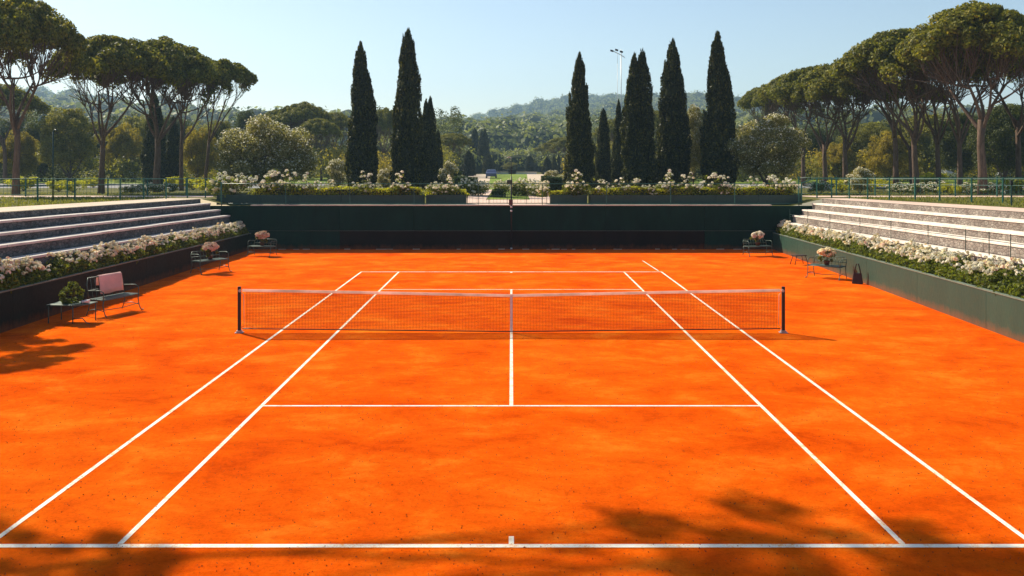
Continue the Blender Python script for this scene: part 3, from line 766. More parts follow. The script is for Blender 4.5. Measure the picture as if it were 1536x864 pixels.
    o = link('flower_bed', leafobj('flower_bed', [lv]+fv, [M['rose'], M['petal'], M['petalc'], M['petalp']]))
    tag(o, f'bed of white and cream flowers above the {side} court wall', 'flower bed', kind='stuff')

# upper fences
zside = lambda x, d: float(zg(x, d))
railing('fence', [(-13.5,42.3),(-14.9,44.0),(-19.7,35.0),(-27,21.5)], 0, zside, .95, [0,.07,.115,.16,.205,.25,.33,.39,.47,.52,.6,.7,.8,.9,1], [.93,.68], M['rail'], 'green metal fence above the left terrace, nearest to the court', 'fence', pr=.026, rr=.02)
railing('fence', [(13.5,42.3),(14.9,44.0),(19.2,35.0),(26,21.5)], 0, zside, .95, [0,.07,.11,.15,.19,.235,.285,.33,.385,.435,.49,.54,.6,.7,.8,.9,1], [.93,.68], M['rail'], 'green metal fence above the right terrace, nearest to the court', 'fence', pr=.026, rr=.02)
railing('fence', [(-15.8,50),(-30,45.5),(-40,38)], 0, zside, .95, [i/14 for i in range(15)], [.93,.12], M['rail'], 'green fence with thin uprights beyond the left garden strip', 'fence', pr=.03, rr=.018, picket=.17)
railing('fence', [(15.8,50),(30,45.5),(40,38)], 0, zside, 1.0, [i/14 for i in range(15)], [.98,.12], M['rail'], 'green fence with thin uprights beyond the right garden strip', 'fence', pr=.03, rr=.018, picket=.2)
tp = empty('fence_post', (17.6, WY(32.0), 2.4), 0, 'tall dark green post standing alone in front of the right fence', 'post')
mb = MB(); mb.box(-.022,.022,-.022,.022,-.1,.98); mb.build('shaft', M['rail_dark'], tp); mb = MB(); mb.box(-.045,.045,-.035,.035,.82,.98); mb.build('bracket', M['black'], tp, .005)
tp = empty('fence_post', (-18.9, WY(37.5), 2.38), 0, 'tall dark post rising above the left fence beside the second pine trunk', 'post')
mb = MB(); mb.tube([(0,0,-.1),(0,0,2.9)], .03, 8); mb.build('shaft', M['rail_dark'], tp)
mb = MB(); mb.tube([(0,0,2.9),(.1,-.05,2.97),(.24,-.08,2.95)], .02, 6); mb.build('bracket', M['rail_dark'], tp)
# handrail on right terrace
def hz_(x, d): return zs(0, d)
railing('handrail', [(12.62,41.2),(12.62,20.5)], 0, hz_, .60, [0,.12,.25,.40,.53,.66,.77,.83,.88,1], [.40,.30], M['rail_dark'], 'thin dark handrail along the lowest step of the right terrace', 'handrail', pr=.009, rr=.009)

# ---------------------------------------------------------------- garden beyond
sheet('paved_path', -2.6, 2.2, 42.35, 48.5, M['paving'], .012, 4, 4)
sheet('paved_path', 0, 0, 48.5, 66, M['paving'], .016, 3, 6, xl=lambda d: (-2.45-(d-48)*.01, -1.35))
sheet('paved_path', 0, 0, 48.5, 66, M['paving'], .016, 3, 6, xl=lambda d: (1.0, 2.1+(d-48)*.02))
sheet('paved_path', 0, 0, 66, 150, M['path'], .016, 3, 6, xl=lambda d: (-3.3-(d-66)*.045, -1.7-(d-66)*.02))
sheet('paved_path', 0, 0, 66, 150, M['path'], .016, 3, 6, xl=lambda d: (1.3+(d-66)*.015, 2.7+(d-66)*.035))
sheet('lawn', 0, 0, 66, 160, M['lawn'], .010, 3, 6, xl=lambda d: (-1.7-(d-66)*.02, 1.3+(d-66)*.015))
sheet('lawn', -1.3, 1.0, 49, 64, M['lawn'], .010, 3, 4)
for s in (-1, 1):
    sheet('garden_path', 0, 0, 45.6, 49.2, M['paving'], .014, 10, 3, xl=lambda d, s=s: (s*15.2, s*60) if s > 0 else (s*60, s*15.2))
    sheet('road', 0, 0, 70, 84, M['road'], .014, 10, 3, xl=lambda d, s=s: (s*16, s*90) if s > 0 else (s*90, s*16))
    sheet('lawn', 0, 0, 85, 118, M['lawn'], .010, 10, 3, xl=lambda d, s=s: (s*14, s*110) if s > 0 else (s*110, s*14))
hedge(WX(682,60), WX(716,60), 60, 1.6, 2.0, 1.0, 'hedged', 'square clipped dark hedge left of the garden path', 21, 300, .10)
hedge(WX(812,60), WX(842,60), 60, 1.6, 2.0, 1.0, 'hedged', 'square clipped dark hedge right of the garden path', 22, 300, .10)
hedge(WX(640,70), WX(690,70), 70, 1.2, 2.0, 1.3, 'hedged', 'dark hedge run between the left cypresses and the square hedge', 23, 220, .11)
hedge(WX(842,72), WX(900,72), 72, 1.2, 2.0, .7, 'hedge', 'low bright hedge run behind the first right cypress', 24, 220, .11)
hedge(WX(738,52), WX(756,52), 52, .6, 2.0, .4, 'hedged', 'small low dark hedge in front of the central roses', 25, 300, .09)
for i, (px, D, s, lb) in enumerate([(708,54,1.3,'round white rose bush left of the garden path entrance'),(722,55,1.0,'small white rose bush on the edge of the left garden path'),(752,57,1.1,'cream rose bush on the central lawn left of the pole'),
      (772,54,1.3,'large cream rose bush on the central lawn behind the pole'),(786,55,1.2,'white rose bush on the central lawn right of the pole'),(806,53,1.1,'yellowish rose bush right of the garden path'),(801,56,1.2,'white rose bush just inside the right garden hedge')]):
    place(R3, (WX(px,D), WY(D), 2.0), i, s, lb, 'rose bush', 'rose bushes round the central lawn')
# white shrubs
SH = make_broadleaf(70, 'silver', 2.2, 1.3, .05, 120, 50, .12, 26, .05, name='flowering_shrub')
for i, (px, D, ty, hw, lb) in enumerate([(577,62,254,15,'pale flowering shrub between the two tall left cypresses'),(672,66,243,16,'white flowering shrub right of the left cypress group'),(828,66,256,18,'pale yellow flowering shrub left of the first right cypress'),
      (505,64,240,20,'pale olive shrub in front of the distant pines left of the cypress'),(1290,56,252,22,'pale yellow flowering shrub among the right pine trunks'),(1065,58,255,14,'white flowering shrub under the tallest right cypress')]):
    H = ztop(ty, D)-2.0; R = hw/F*D
    place(SH, (WX(px,D), WY(D), 2.0), i*2, (R/1.3, R/1.3, H/2.2), lb, 'shrub', 'pale flowering shrubs', first=(i == 0))
# distant white low wall with blue kiosk
fw = empty('garden_wall', (WX(752,150), WY(150), 2.0), 0, 'long low white wall at the far end of the lawn, left of the pole', 'wall')
mb = MB(); mb.box(-2.6,2.4,0,.5,0,.32); mb.build('wall_body', M['white'], fw); mb = MB(); mb.box(-2.7,2.5,-.1,.6,.322,.42); mb.build('coping', M['coping'], fw)
fw = empty('garden_wall', (WX(783,150), WY(150), 2.0), 0, 'long low white wall at the far end of the lawn, right of the pole', 'wall')
mb = MB(); mb.box(-2.2,2.4,0,.5,0,.32); mb.build('wall_body', M['white'], fw); mb = MB(); mb.box(-2.3,2.5,-.1,.6,.322,.42); mb.build('coping', M['coping'], fw)

def make_car(paint):
    o = empty('parked_car', (0,0,0)); L, W = 2.1, .85
    prof = [(-L,.35),(-L,.78),(-1.95,.92),(-1.25,.98),(-.65,1.42),(.75,1.44),(1.45,1.0),(2.0,.9),(L,.7),(L,.35)]
    mb = MB(); n = len(prof); vs = [(x,-W*(1 if z < 1.1 else .82),z) for x,z in prof]+[(x,W*(1 if z < 1.1 else .82),z) for x,z in prof]
    fs = [(i,(i+1) % n,n+(i+1) % n,n+i) for i in range(n)] + [tuple(reversed(range(n))), tuple(range(n,2*n))]
    mb.add(vs, fs); mb.build('body', paint, o, .05)
    mb = MB()
    for s in (-1,1): mb.add([(-1.1,s*(W*.955),1.03),(-.6,s*(W*.84),1.36),(.7,s*(W*.84),1.37),(1.25,s*(W*.955),1.03)], [(0,1,2,3)])
    mb.build('window', M['glass'], o)
    for x in (-1.35, 1.35):
        for s in (-1, 1):
            mb = MB(); mb.tube([(x,s*.68,.32),(x,s*.87,.32)], .32, 16); w = mb.build('wheel', M['black'], o)
            mb = MB(); mb.tube([(x,s*.871,.32),(x,s*.885,.32)], .18, 12); mb.build('rim', M['steel'], w)
    return o
car = make_car(M['white']); 
place(car, (WX(184,112), WY(112), 2.0), .7, .8, 'small white car parked beyond the left fence between pine trunks', 'car', 'cars parked beyond the garden', first=True)
place(car, (WX(1414,104), WY(104), 2.0), 2.4, .8, 'white car parked behind the right fence between two pine trunks', 'car', 'cars parked beyond the garden')
carb = make_car(M['carblue']); place(carb, (WX(737,112), WY(112), 2.0), PI/2, .75, 'dark blue car parked beside the far lawn left of the pole', 'car', first=True)
carg = make_car(M['cargrey']); place(carg, (WX(1508,100), WY(100), 2.0), .9, .8, 'grey car parked at the far right behind the fence', 'car', first=True)

# floodlight mast
fm = empty('lamp_mast', (WX(930,80), WY(80), 2.0), 0, 'tall twin pole lamp mast rising between the right cypresses', 'lamp mast')
zt_ = ztop(75, 80)-2.0
mb = MB(); mb.tube([(.10,0,0),(.10,0,zt_-.25)], [.045,.03], 8); mb.build('pole', M['steel'], fm)
mb = MB(); mb.tube([(-.22,0,0),(-.22,0,zt_-1.2)], [.025,.015], 6); mb.build('pole', M['steel'], fm)
mb = MB(); mb.tube([(-.75,0,zt_-.02),(.05,0,zt_-.42),(.42,0,zt_-.66)], .03, 6); mb.tube([(-.22,0,zt_-1.2),(-.22,0,zt_-.2)], .012, 5); mb.tube([(.10,0,zt_-.5),(.10,0,zt_+.05)], .02, 5); mb.build('crossbar', M['steel'], fm)
for (x, z) in ((-.72,-.02),(-.30,.05),(.12,-.1)):
    mb = MB(); mb.hexa([(x-.14,-.12,zt_+z-.08),(x+.12,-.12,zt_+z-.16),(x+.12,.1,zt_+z-.16),(x-.14,.1,zt_+z-.08),(x-.12,-.1,zt_+z+.06),(x+.14,-.1,zt_+z-.02),(x+.14,.08,zt_+z-.02),(x-.12,.08,zt_+z+.06)]); mb.build('lamp_head', M['post'], fm, .01)

# ---------------------------------------------------------------- benches and small things
def make_bench(L=1.25, back=.52, dep=.48):
    o = empty('garden_bench', (0,0,0)); h = L/2; r = .014
    mb = MB()
    for i in range(6): y = -.02 - i*(dep-.06)/5; mb.box(-h, h, y-.028, y+.028, .435, .452)
    mb.build('seat', M['iron'], o, .003)
    mb = MB(); mb.tube([(-h,0,.43),(h,0,.43),(h,-dep,.43),(-h,-dep,.43),(-h,0,.43)], .016, 6); mb.build('seat_frame', M['iron'], o)
    mb = MB(); mb.tube([(-h,-dep,.43),(-h,-dep-.06,.43+back*.7),(-h+.08,-dep-.10,.43+back),(h-.08,-dep-.10,.43+back),(h,-dep-.06,.43+back*.7),(h,-dep,.43)], .015, 6)
    mb.tube([(-h,-dep-.035,.43+back*.42),(h,-dep-.035,.43+back*.42)], .011, 6)
    k = 9
    for i in range(1, k): x = -h+.02+(L-.04)*i/k; mb.tube([(x,-dep,.43),(x,-dep-.05,.43+back*.55),(x,-dep-.10,.43+back)], .007, 5)
    mb.build('backrest', M['iron'], o)
    for s in (-1, 1):
        mb = MB(); mb.tube([(s*h,-dep-.04,.66),(s*h,-.12,.68),(s*h,-.01,.64),(s*h,0,.43)], .013, 6); mb.build('armrest', M['iron'], o)
        mb = MB(); mb.tube([(s*h,0,.43),(s*h,-.02,.30),(s*h,.01,.16),(s*h,.05,.05),(s*h,.10,.012)], [.015,.014,.013,.013,.016], 6); mb.tube([(s*h,.10,.012),(s*(h+.03),.13,.016),(s*(h+.05),.10,.03)], .011, 5); mb.build('leg', M['iron'], o)
        mb = MB(); mb.tube([(s*h,-dep,.43),(s*h,-dep+.02,.28),(s*h,-dep-.02,.14),(s*h,-dep-.07,.012)], [.015,.014,.013,.014], 6); mb.build('leg', M['iron'], o)
        mb = MB(); mb.tube([(s*h,.0,.15),(s*h,-dep/2,.20),(s*h,-dep,.15)], .010, 5); mb.build('stretcher', M['iron'], o)
    mb = MB(); mb.tube([(-h,-.01,.18),(0,-.01,.15),(h,-.01,.18)], .010, 5); mb.build('stretcher', M['iron'], o)
    return o
def rotp(x, y, rz, loc): c, s = math.cos(rz), math.sin(rz); return (loc[0]+c*x-s*y, loc[1]+s*x+c*y)
b1 = make_bench(1.3, .55); B1 = (-10.35, 2.75, 0); RB1 = -PI*.60
place(b1, B1, RB1, 1, 'green iron garden bench with a pink towel on its back by the left wall', 'bench', 'iron garden benches round the court', first=True)
# towel
mb = MB(); w0, w1 = -.62, .22; nx_ = 10; rows = []
pathy = [(-.462,.52),(-.49,.66),(-.52,.82),(-.55,.97),(-.58,1.005),(-.61,.985),(-.62,.86),(-.625,.74)]
vs = []
for j, (y, z) in enumerate(pathy):
    for i in range(nx_+1):
        u = i/nx_; x = w0+(w1-w0)*u + (.03*(1-j/3) if j < 3 else 0); vs.append((x, y+.008*math.sin(u*11+j), z+.01*math.sin(u*7)*(j in (0,7)) ))
fs = [(j*(nx_+1)+i, j*(nx_+1)+i+1, (j+1)*(nx_+1)+i+1, (j+1)*(nx_+1)+i) for j in range(len(pathy)-1) for i in range(nx_)]
mb.smooth = True; mb.add(vs, fs); tw = mb.build('towel', M['towel']); so = tw.modifiers.new('thick', 'SOLIDIFY'); so.thickness = .012
tw.location = (B1[0], B1[1], 0); tw.rotation_euler = (0,0,RB1); tag(tw, 'pink towel hung over the backrest of the nearest left bench', 'towel')
# table tray with plant
TL = (-11.05, 1.45, 0); ta = empty('side_table', TL, -.1, 'low green iron tray table with a plant beside the nearest left bench', 'table')
mb = MB(); pts = [(-.5,-.28),(.2,-.28),(.5,.0),(.5,.34),(-.5,.34)]
n = len(pts); mb.add([(x,y,.44) for x,y in pts]+[(x,y,.47) for x,y in pts], [tuple(reversed(range(n))), tuple(range(n,2*n))]+[(i,(i+1) % n,n+(i+1) % n,n+i) for i in range(n)])
mb.build('tabletop', M['iron'], ta, .006)
for x, y in ((-.46,-.24),(.18,-.24),(.46,.30),(-.46,.30)):
    mb = MB(); mb.tube([(x,y,.44),(x,y,.2),(x+(.0),y-.0,.0)], .014, 6); mb.build('leg', M['iron'], ta)
mb = MB(); mb.tube([(.18,-.24,.12),(.42,-.22,.14),(.52,-.22,.03),(.60,-.22,.012)], .012, 6); mb.build('stretcher', M['iron'], ta)
def make_plant(seed, H, R, mat, name, label, cat, loc, pot=True, fl=None, flm='petalp', rows=26, group=None, fsize=.10, nf=60, cz=None):
    rng = np.random.default_rng(seed); o = empty(name, loc, 0, label, cat, group)
    if pot:
        mb = MB(); mb.lathe([(.0,0),(.075,0),(.10,.13),(.11,.13),(.11,.15),(.09,.15),(.085,.12),(0,.12)], 14); mb.build('pot', M['terra'], o)
    b = .13 if pot else 0
    cs = []; 
    for i in range(rows): d = randdir(1, rng)[0]; cs.append((d[0]*R*(.5 if d[2] > .2 else 1.0), d[1]*R*.7, b + H*.45 + d[2]*H*.5))
    link('foliage', leafobj(name+'_leaf', [clumps(np.array(cs), np.full(rows, R*.22), 26, rng, .07, .045, .3, .9, 'flat', .9)], [M[mat]]), o)
    mb = MB(); rg = random.Random(seed)
    for i in range(6): c = cs[i]; mb.tube([(0,0,b-.02),(c[0]*.5,c[1]*.5,b+H*.3),c], .006, 4, False)
    mb.build('stem', M['stem'], o)
    if fl:
        d = randdir(nf, rng); d[:, 2] = d[:, 2]*.8+.25; P = d*np.array([R, R, H*.42])*rng.uniform(.7,1.0,(nf,1)) + np.array([0,0,b+H*.62])
        link('blossom', leafobj(name+'_bloom', [flower_quads(P, fsize, rng, 7)], [M[flm]]), o)
    return o
x, y = rotp(-.02, .05, -.1, TL); make_plant(31, .52, .28, 'rose', 'potted_plant', 'bushy green plant on the tray table by the left wall', 'plant', (x, y, .471), False, rows=44)
cl = MB(); 
for i in range(5): a = i*1.3; cl.tube([(math.cos(a)*.10, math.sin(a)*.05, .03+.012*i), (math.cos(a+1.6)*.11, math.sin(a+1.6)*.06, .035+.012*i), (math.cos(a+3)*.10, math.sin(a+3)*.05, .03+.01*i)], .022, 7)
x, y = rotp(.36, .0, -.1, TL); c_ = cl.build('cloth', M['white']); c_.location = (x, y, .465); tag(c_, 'crumpled white cloth on the right edge of the tray table', 'cloth')
# the other benches
BN = [((-10.75, 11.55, 0), -PI*.70, 1.05, 'green iron bench holding a pink bouquet halfway along the left wall', 'pink bouquet on the middle left bench', 'petalp'),
      ((-10.75, 17.35, 0), -.30-PI/4*0, .95, 'green iron bench in the far left corner of the court', 'blush bouquet on the bench in the far left corner', 'petalp'),
      ((10.62, 17.35, 0), .25, .95, 'green iron bench in the far right corner of the court', 'white bouquet on the bench in the far right corner', 'petal'),
      ((10.75, 9.9, 0), PI*.76, 1.0, 'green iron bench standing in the sun by the right wall', 'peach and cream bouquet on the bench by the right wall', 'petalc')]
b2 = make_bench(1.15, .30)
for i, (loc, rz, s, lb, lf, fm_) in enumerate(BN):
    rz2 = rz if i in (0, 3) else rz + PI
    place(b2, loc, rz2, s, lb, 'bench', 'iron garden benches round the court', first=(i == 0))
    x, y = rotp(0, -.25*s, rz2, loc)
    make_plant(50+i, .44, .27, 'rose', 'flower_bouquet', lf, 'bouquet', (x, y, .455*s), True, True, fm_, rows=14, group='bouquets on the benches', fsize=.13, nf=85)
# bench shadows modelled as a solid bag and small stool by the right wall
bg = empty('bench_shadow_tall', (11.42, 8.6, 0), -.6, 'bench shadow given a body as a tall dark bag with long handles leaning near the right wall', 'silhouette')
mb = MB(); mb.hexa([(-.17,-.07,0),(.17,-.07,0),(.17,.07,0),(-.17,.07,0),(-.13,-.03,.36),(.13,-.03,.36),(.13,.03,.36),(-.13,.03,.36)]); mb.build('shadow_body', M['silhouette'], bg, .02)
mb = MB(); 
for y in (-.02,.02): mb.tube([(-.10,y,.34),(-.07,y,.52),(-.03,y,.66),(.03,y,.66),(.07,y,.52),(.10,y,.34)], .014, 6)
mb.build('top_loop', M['silhouette'], bg)
st = empty('bench_shadow_low', (11.30, 14.3, 0), .3, 'bench shadow built as a small dark stool close to the right wall', 'form')
mb = MB(); mb.box(-.26,.26,-.15,.15,.34,.37); mb.build('seat', M['silhouette'], st, .008)
for a, b in ((-1,-1),(-1,1),(1,-1),(1,1)): mb = MB(); mb.tube([(a*.20,b*.12,.34),(a*.30,b*.16,0)], .014, 6); mb.build('leg', M['silhouette'], st)
mb = MB(); mb.tube([(-.24,-.13,.18),(.24,-.13,.18)], .01, 5); mb.build('stretcher', M['silhouette'], st)

# ---------------------------------------------------------------- trees
PA = make_pine(101, 10.5, 4.2, 3.4, .40, (.3,0), .27)
PB = make_pine(102, 9.8, 4.0, 2.9, .36, (.5,.2), .22, nlimb=6)
PC = make_pine(103, 9.6, 3.6, 2.6, .46, (-.6,.1), .20, ncl=95)
PD = make_pine(104, 9.4, 2.9, 1.9, .38, (1.3,.2), .17, ncl=70, per=280, nlimb=5)
dims = {PA.name:(10.5,4.2), PB.name:(9.8,4.0), PC.name:(9.6,3.6), PD.name:(9.4,2.9)}
pines = [(PA,24,50,0,92,0,'largest umbrella pine at the left edge with forked double trunk'),
 (PB,152,56,54,88,.3,'umbrella pine second from the left with low wide forking limbs'),
 (PA,235,60,60,88,.9,'thick trunked umbrella pine in front of the dark left cypresses'),
 (PC,272,64,80,62,2.6,'slimmer umbrella pine just right of the dark left cypresses'),
 (PD,308,66,90,52,0,'thin umbrella pine leaning right beside the big flowering tree'),
 (PC,8,84,128,62,1.0,'smaller umbrella pine far behind the left edge tree'),
 (PA,1474,50,8,112,2.5,'tallest pale trunked umbrella pine near the right edge'),
 (PB,1440,56,30,82,1.2,'umbrella pine immediately left of the tallest right one'),
 (PB,1374,57,44,102,2.2,'broad umbrella pine in the middle of the right group'),
 (PC,1344,61,62,88,.4,'umbrella pine leaning left in the middle of the right group'),
 (PD,1368,68,118,62,1.5,'lower umbrella pine filling the gap under the right canopy'),
 (PA,1268,66,94,74,1.6,'umbrella pine behind the right end of the back railing'),
 (PB,1238,71,100,74,3.3,'umbrella pine with many thin limbs left of the right group'),
 (PC,1205,76,112,62,.2,'umbrella pine just right of the white flowering tree'),
 (PC,1150,90,128,46,1.9,'farthest umbrella pine at the left end of the right row'),
 (PB,1408,63,52,84,2.9,'umbrella pine set back between the broad one and its right neighbour'),
 (PC,1528,64,60,86,.8,'umbrella pine set back just inside the right edge'),
 (PA,1600,56,12,104,.5,'umbrella pine whose crown fills the right edge'),
 (PB,415,108,164,36,.2,'distant umbrella pine above the big flowering tree, left one'),
 (PA,452,104,155,46,1.2,'distant umbrella pine above the big flowering tree, widest one'),
 (PC,500,112,170,34,2.2,'distant umbrella pine left of the first tall cypress'),
 (PB,482,98,178,34,3.0,'low distant pine beside the pale olive shrub'),
 (PA,575,110,164,34,.4,'distant umbrella pine seen between the two tall left cypresses'),
 (PB,555,122,170,30,1.9,'distant pine just behind the first tall left cypress'),
 (PB,680,118,200,30,1.4,'distant dark pine right of the small left cypresses'),
 (PC,668,150,214,26,.4,'far low pine beyond the left garden hedge'),
 (PA,935,112,176,42,.9,'distant umbrella pine behind the lamp mast'),
 (PB,985,104,166,38,2.0,'distant umbrella pine behind the third right cypress'),
 (PC,1040,108,170,34,1.0,'distant umbrella pine behind the last two right cypresses'),
 (PA,850,140,206,36,2.0,'distant pine left of the first right cypress'),
 (PB,826,165,214,26,.7,'farther pine above the right garden hedge'),
 (PB,750,205,228,13,.2,'far round pine beyond the lawn, left of the pole'),
 (PA,771,215,226,14,1.2,'far round pine beyond the lawn, behind the pole'),
 (PC,792,190,228,14,2.2,'far round pine beyond the lawn, right of the pole'),
 (PB,733,230,222,14,2.9,'far dark pine behind the tall distant conifers'),
 (PA,812,200,224,18,.5,'far spreading pine above the right path')]
used = set()
for (p, px, D, ty, hw, rz, lb) in pines:
    X = WX(px, D); g = float(zg(X, D)); H0, R0 = dims[p.name]; H = ztop(ty, D)-g; R = hw/F*D
    place(p, (X, WY(D), g), rz, (R/R0, R/R0, H/H0), lb, 'pine tree', 'umbrella pines', first=p.name not in used); used.add(p.name)
# tall pines standing left of the terrace, outside the picture, whose shade reaches the court
for (x, y, s, rz, lb) in ((-17.2,1.2,1.0,.4,'tall slender pine whose shade falls on the near left corner'),):
    pass
P_sh = make_pine(120, 15.0, 1.9, 2.8, .62, (.2,.2), .17, ncl=34, per=95, nlimb=3)
place(P_sh, (-18.3, .5, 2.7), 0, (.75,.75,1), 'tall pine outside the left edge shading the near left corner', 'pine tree', 'umbrella pines', first=True)
P_s2 = make_pine(121, 16.5, 2.6, 2.0, .50, (6.2,10.3), .17, ncl=44, per=105, nlimb=3)
place(P_s2, (-17.7, -8.5, 2.7), 0, 1, 'leaning pine outside the left edge whose shade falls along the near baseline', 'pine tree', 'umbrella pines', first=True)
place(P_sh, (-18.7, 5.5, 2.6), 1.9, (1.15,1.15,.52), 'shorter pine outside the left edge shading the court by the table', 'pine tree', 'umbrella pines')

CA = make_cypress(201, 9, 1.0, npl=520); CB = make_cypress(202, 9, 1.05, ((-.22,0,.97),(.26,.05,1.0)), npl=430); CC = make_cypress(203, 9, 1.0, ((0,0,1.0),(.34,.1,.82)), npl=430)
cyps = [(CC,541,58,67,24,'tall dark cypress with a lower second tip, leftmost of the pair'),
 (CA,612,58,48,23,'tallest cypress left of the garden axis'),
 (CB,642,66,147,13,'short double tipped cypress right of the tallest left one'),
 (CA,657,72,196,8,'thin low cypress hugging the short double tipped one'),
 (CA,597,62,172,9,'narrow low cypress tucked behind the tallest left one'),
 (CA,869,58,83,20,'slim pointed cypress, first right of the garden axis'),
 (CA,905,68,165,12,'small pointed cypress right of the first tall right one'),
 (CA,928,66,152,10,'narrow small cypress standing in front of the lamp mast'),
 (CB,957,58,78,24,'broad cypress with two equal tips right of the lamp mast'),
 (CA,1009,59,63,24,'tall cypress between the twin tipped one and the largest'),
 (CC,1076,57,52,27,'largest and tallest cypress of the right group'),
 (CA,232,76,142,17,'dark cypress behind the thick left pine trunk'),
 (CA,260,78,176,12,'lower dark cypress right of the one behind the left pine'),
 (CA,703,130,226,10,'distant dark cypress above the square left hedge'),
 (CA,712,175,193,10,'far tall conifer rising highest beside the garden axis'),
 (CB,725,170,194,9,'far dark twin tipped conifer beside the garden axis'),
 (CA,733,150,231,9,'far dark conifer left of the lawn end'),
 (CA,821,140,236,8,'far dark cypress above the square right hedge'),
 (CA,831,150,232,4,'far thin cypress in the row right of the axis, nearest the hedge'),
 (CA,838,152,232,4,'far thin cypress in the middle of the row right of the axis'),
 (CA,846,154,229,4,'far thin cypress in the row beside the first tall right cypress'),
 (CA,795,160,234,8,'far column shaped conifer right of the lawn end')]
used = set()
for i, (p, px, D, ty, hw, lb) in enumerate(cyps):
    X = WX(px, D); g = float(zg(X, D)); H = ztop(ty, D)-g; R = hw/F*D
    rz = 0 if p in (CB, CC) else i*1.7
    place(p, (X, WY(D), g), rz, (R/1.0, R/1.0, H/9.0), lb, 'cypress tree', 'cypresses', first=p.name not in used); used.add(p.name)

BO = make_broadleaf(301, 'olive', 8, 3.2, .10, 230, 120); BD = make_broadleaf(302, 'dark', 8, 3.4, .08, 230, 120); BY = make_broadleaf(303, 'yellow', 7, 3.0, .06, 230, 110)
FT = make_broadleaf(304, 'silver', 5, 3.3, .04, 420, 150, .13, 36, .16, name='flowering_tree', squash=.75)
FT2 = make_broadleaf(305, 'silver', 5.4, 2.7, .12, 330, 105, .13, 24, .15, name='flowering_tree', squash=.75)
P_ = place(FT, (WX(398,55), WY(55), 2.0), .5, (80/F*55/3.3, 1, (ztop(178,55)-2)/5), 'large round white flowering tree left of the first tall cypress', 'flowering tree', first=True)
P_ = place(FT2, (WX(1152,56), WY(56), 2.0), 1.0, (60/F*56/2.7, .95, (ztop(172,56)-2)/5.4), 'white flowering tree right of the largest cypress', 'flowering tree', first=True)
place(FT2, (WX(1040,64), WY(64), 2.0), 2.4, (.42, .42, (ztop(158,64)-2)/5.4), 'narrow white flowering tree in the gap between the last two cypresses', 'flowering tree')
broad = [(BO,104,84,158,50,'round olive green tree behind the second left pine'),(BD,62,96,176,36,'dark green tree behind the forked left pine'),(BY,28,88,196,32,'yellow leaved tree at the left edge behind the fence'),
 (BY,185,94,184,30,'yellowing tree left of the dark cypress pair'),(BO,203,104,172,38,'olive tree behind the yellowing one left of the cypress pair'),(BY,296,84,190,30,'bright yellow tree between the left pines and the flowering tree'),
 (BO,330,98,178,36,'olive tree behind the left side of the flowering tree'),(BD,368,112,160,20,'small dark tree top above the flowering tree'),(BD,140,112,178,44,'dark tree in the far row beyond the second left pine'),
 (BD,262,118,172,46,'dark tree in the far row beyond the yellow one'),(BD,10,122,172,50,'dark tree in the far row at the left edge'),(BD,400,126,186,44,'dark tree in the far row behind the distant pines'),(BO,470,132,200,42,'olive tree in the far row below the distant pines'),
 (BD,540,134,205,40,'dark tree in the far row behind the first tall cypress'),(BO,602,136,212,34,'olive tree in the far row behind the tallest left cypress'),(BD,655,128,222,28,'dark low tree right of the left cypresses'),
 (BO,765,175,243,13,'light green rounded tree at the end of the lawn'),(BD,752,185,250,9,'dark small tree left of the one ending the lawn'),(BD,783,180,248,9,'dark small tree right of the one ending the lawn'),
 (BD,880,126,214,34,'dark tree in the far row behind the first right cypress'),(BO,930,122,206,38,'olive tree in the far row behind the lamp mast'),(BD,985,128,206,40,'dark tree in the far row behind the third right cypress'),(BD,1050,124,200,44,'dark tree in the far row behind the largest cypress'),
 (BO,1105,108,196,40,'olive tree behind the right flowering tree, left side'),(BD,1160,112,192,46,'dark tree behind the right flowering tree'),(BD,1215,104,188,42,'dark tree right of the right flowering tree'),
 (BY,1255,92,214,30,'yellowish tree low between the right pine trunks'),(BO,1306,96,180,44,'olive tree in the middle of the right pine trunks'),(BY,1332,86,196,32,'golden tree beside the pale right shrub'),(BO,1392,92,168,46,'large olive tree behind the broad right pine'),
 (BD,1440,84,164,44,'dark tree between the two pale right pine trunks'),(BD,1506,76,150,50,'largest dark tree behind the right edge'),(BY,1545,90,190,36,'golden tree at the far right edge'),(BD,1360,118,172,50,'dark tree in the far row of the right garden'),(BD,1275,122,180,46,'dark tree in the far row left of the right pines'),(BD,1470,112,168,54,'dark tree in the far row near the right edge'),
 (BO,-70,92,150,60,'olive tree just beyond the left edge'),(BO,1620,92,150,60,'olive tree just beyond the right edge')]
used = set(); D0 = {BO.name:(8,3.2), BD.name:(8,3.4), BY.name:(7,3.0)}
for i, (p, px, D, ty, hw, lb) in enumerate(broad):
    X = WX(px, D); g = float(zg(X, D)); H0, R0 = D0[p.name]; H = ztop(ty, D)-g; R = hw/F*D
    place(p, (X, WY(D), g), i*2.1, (R/R0, R/R0, H/H0), lb, 'tree', 'leafy trees behind the garden', first=p.name not in used); used.add(p.name)
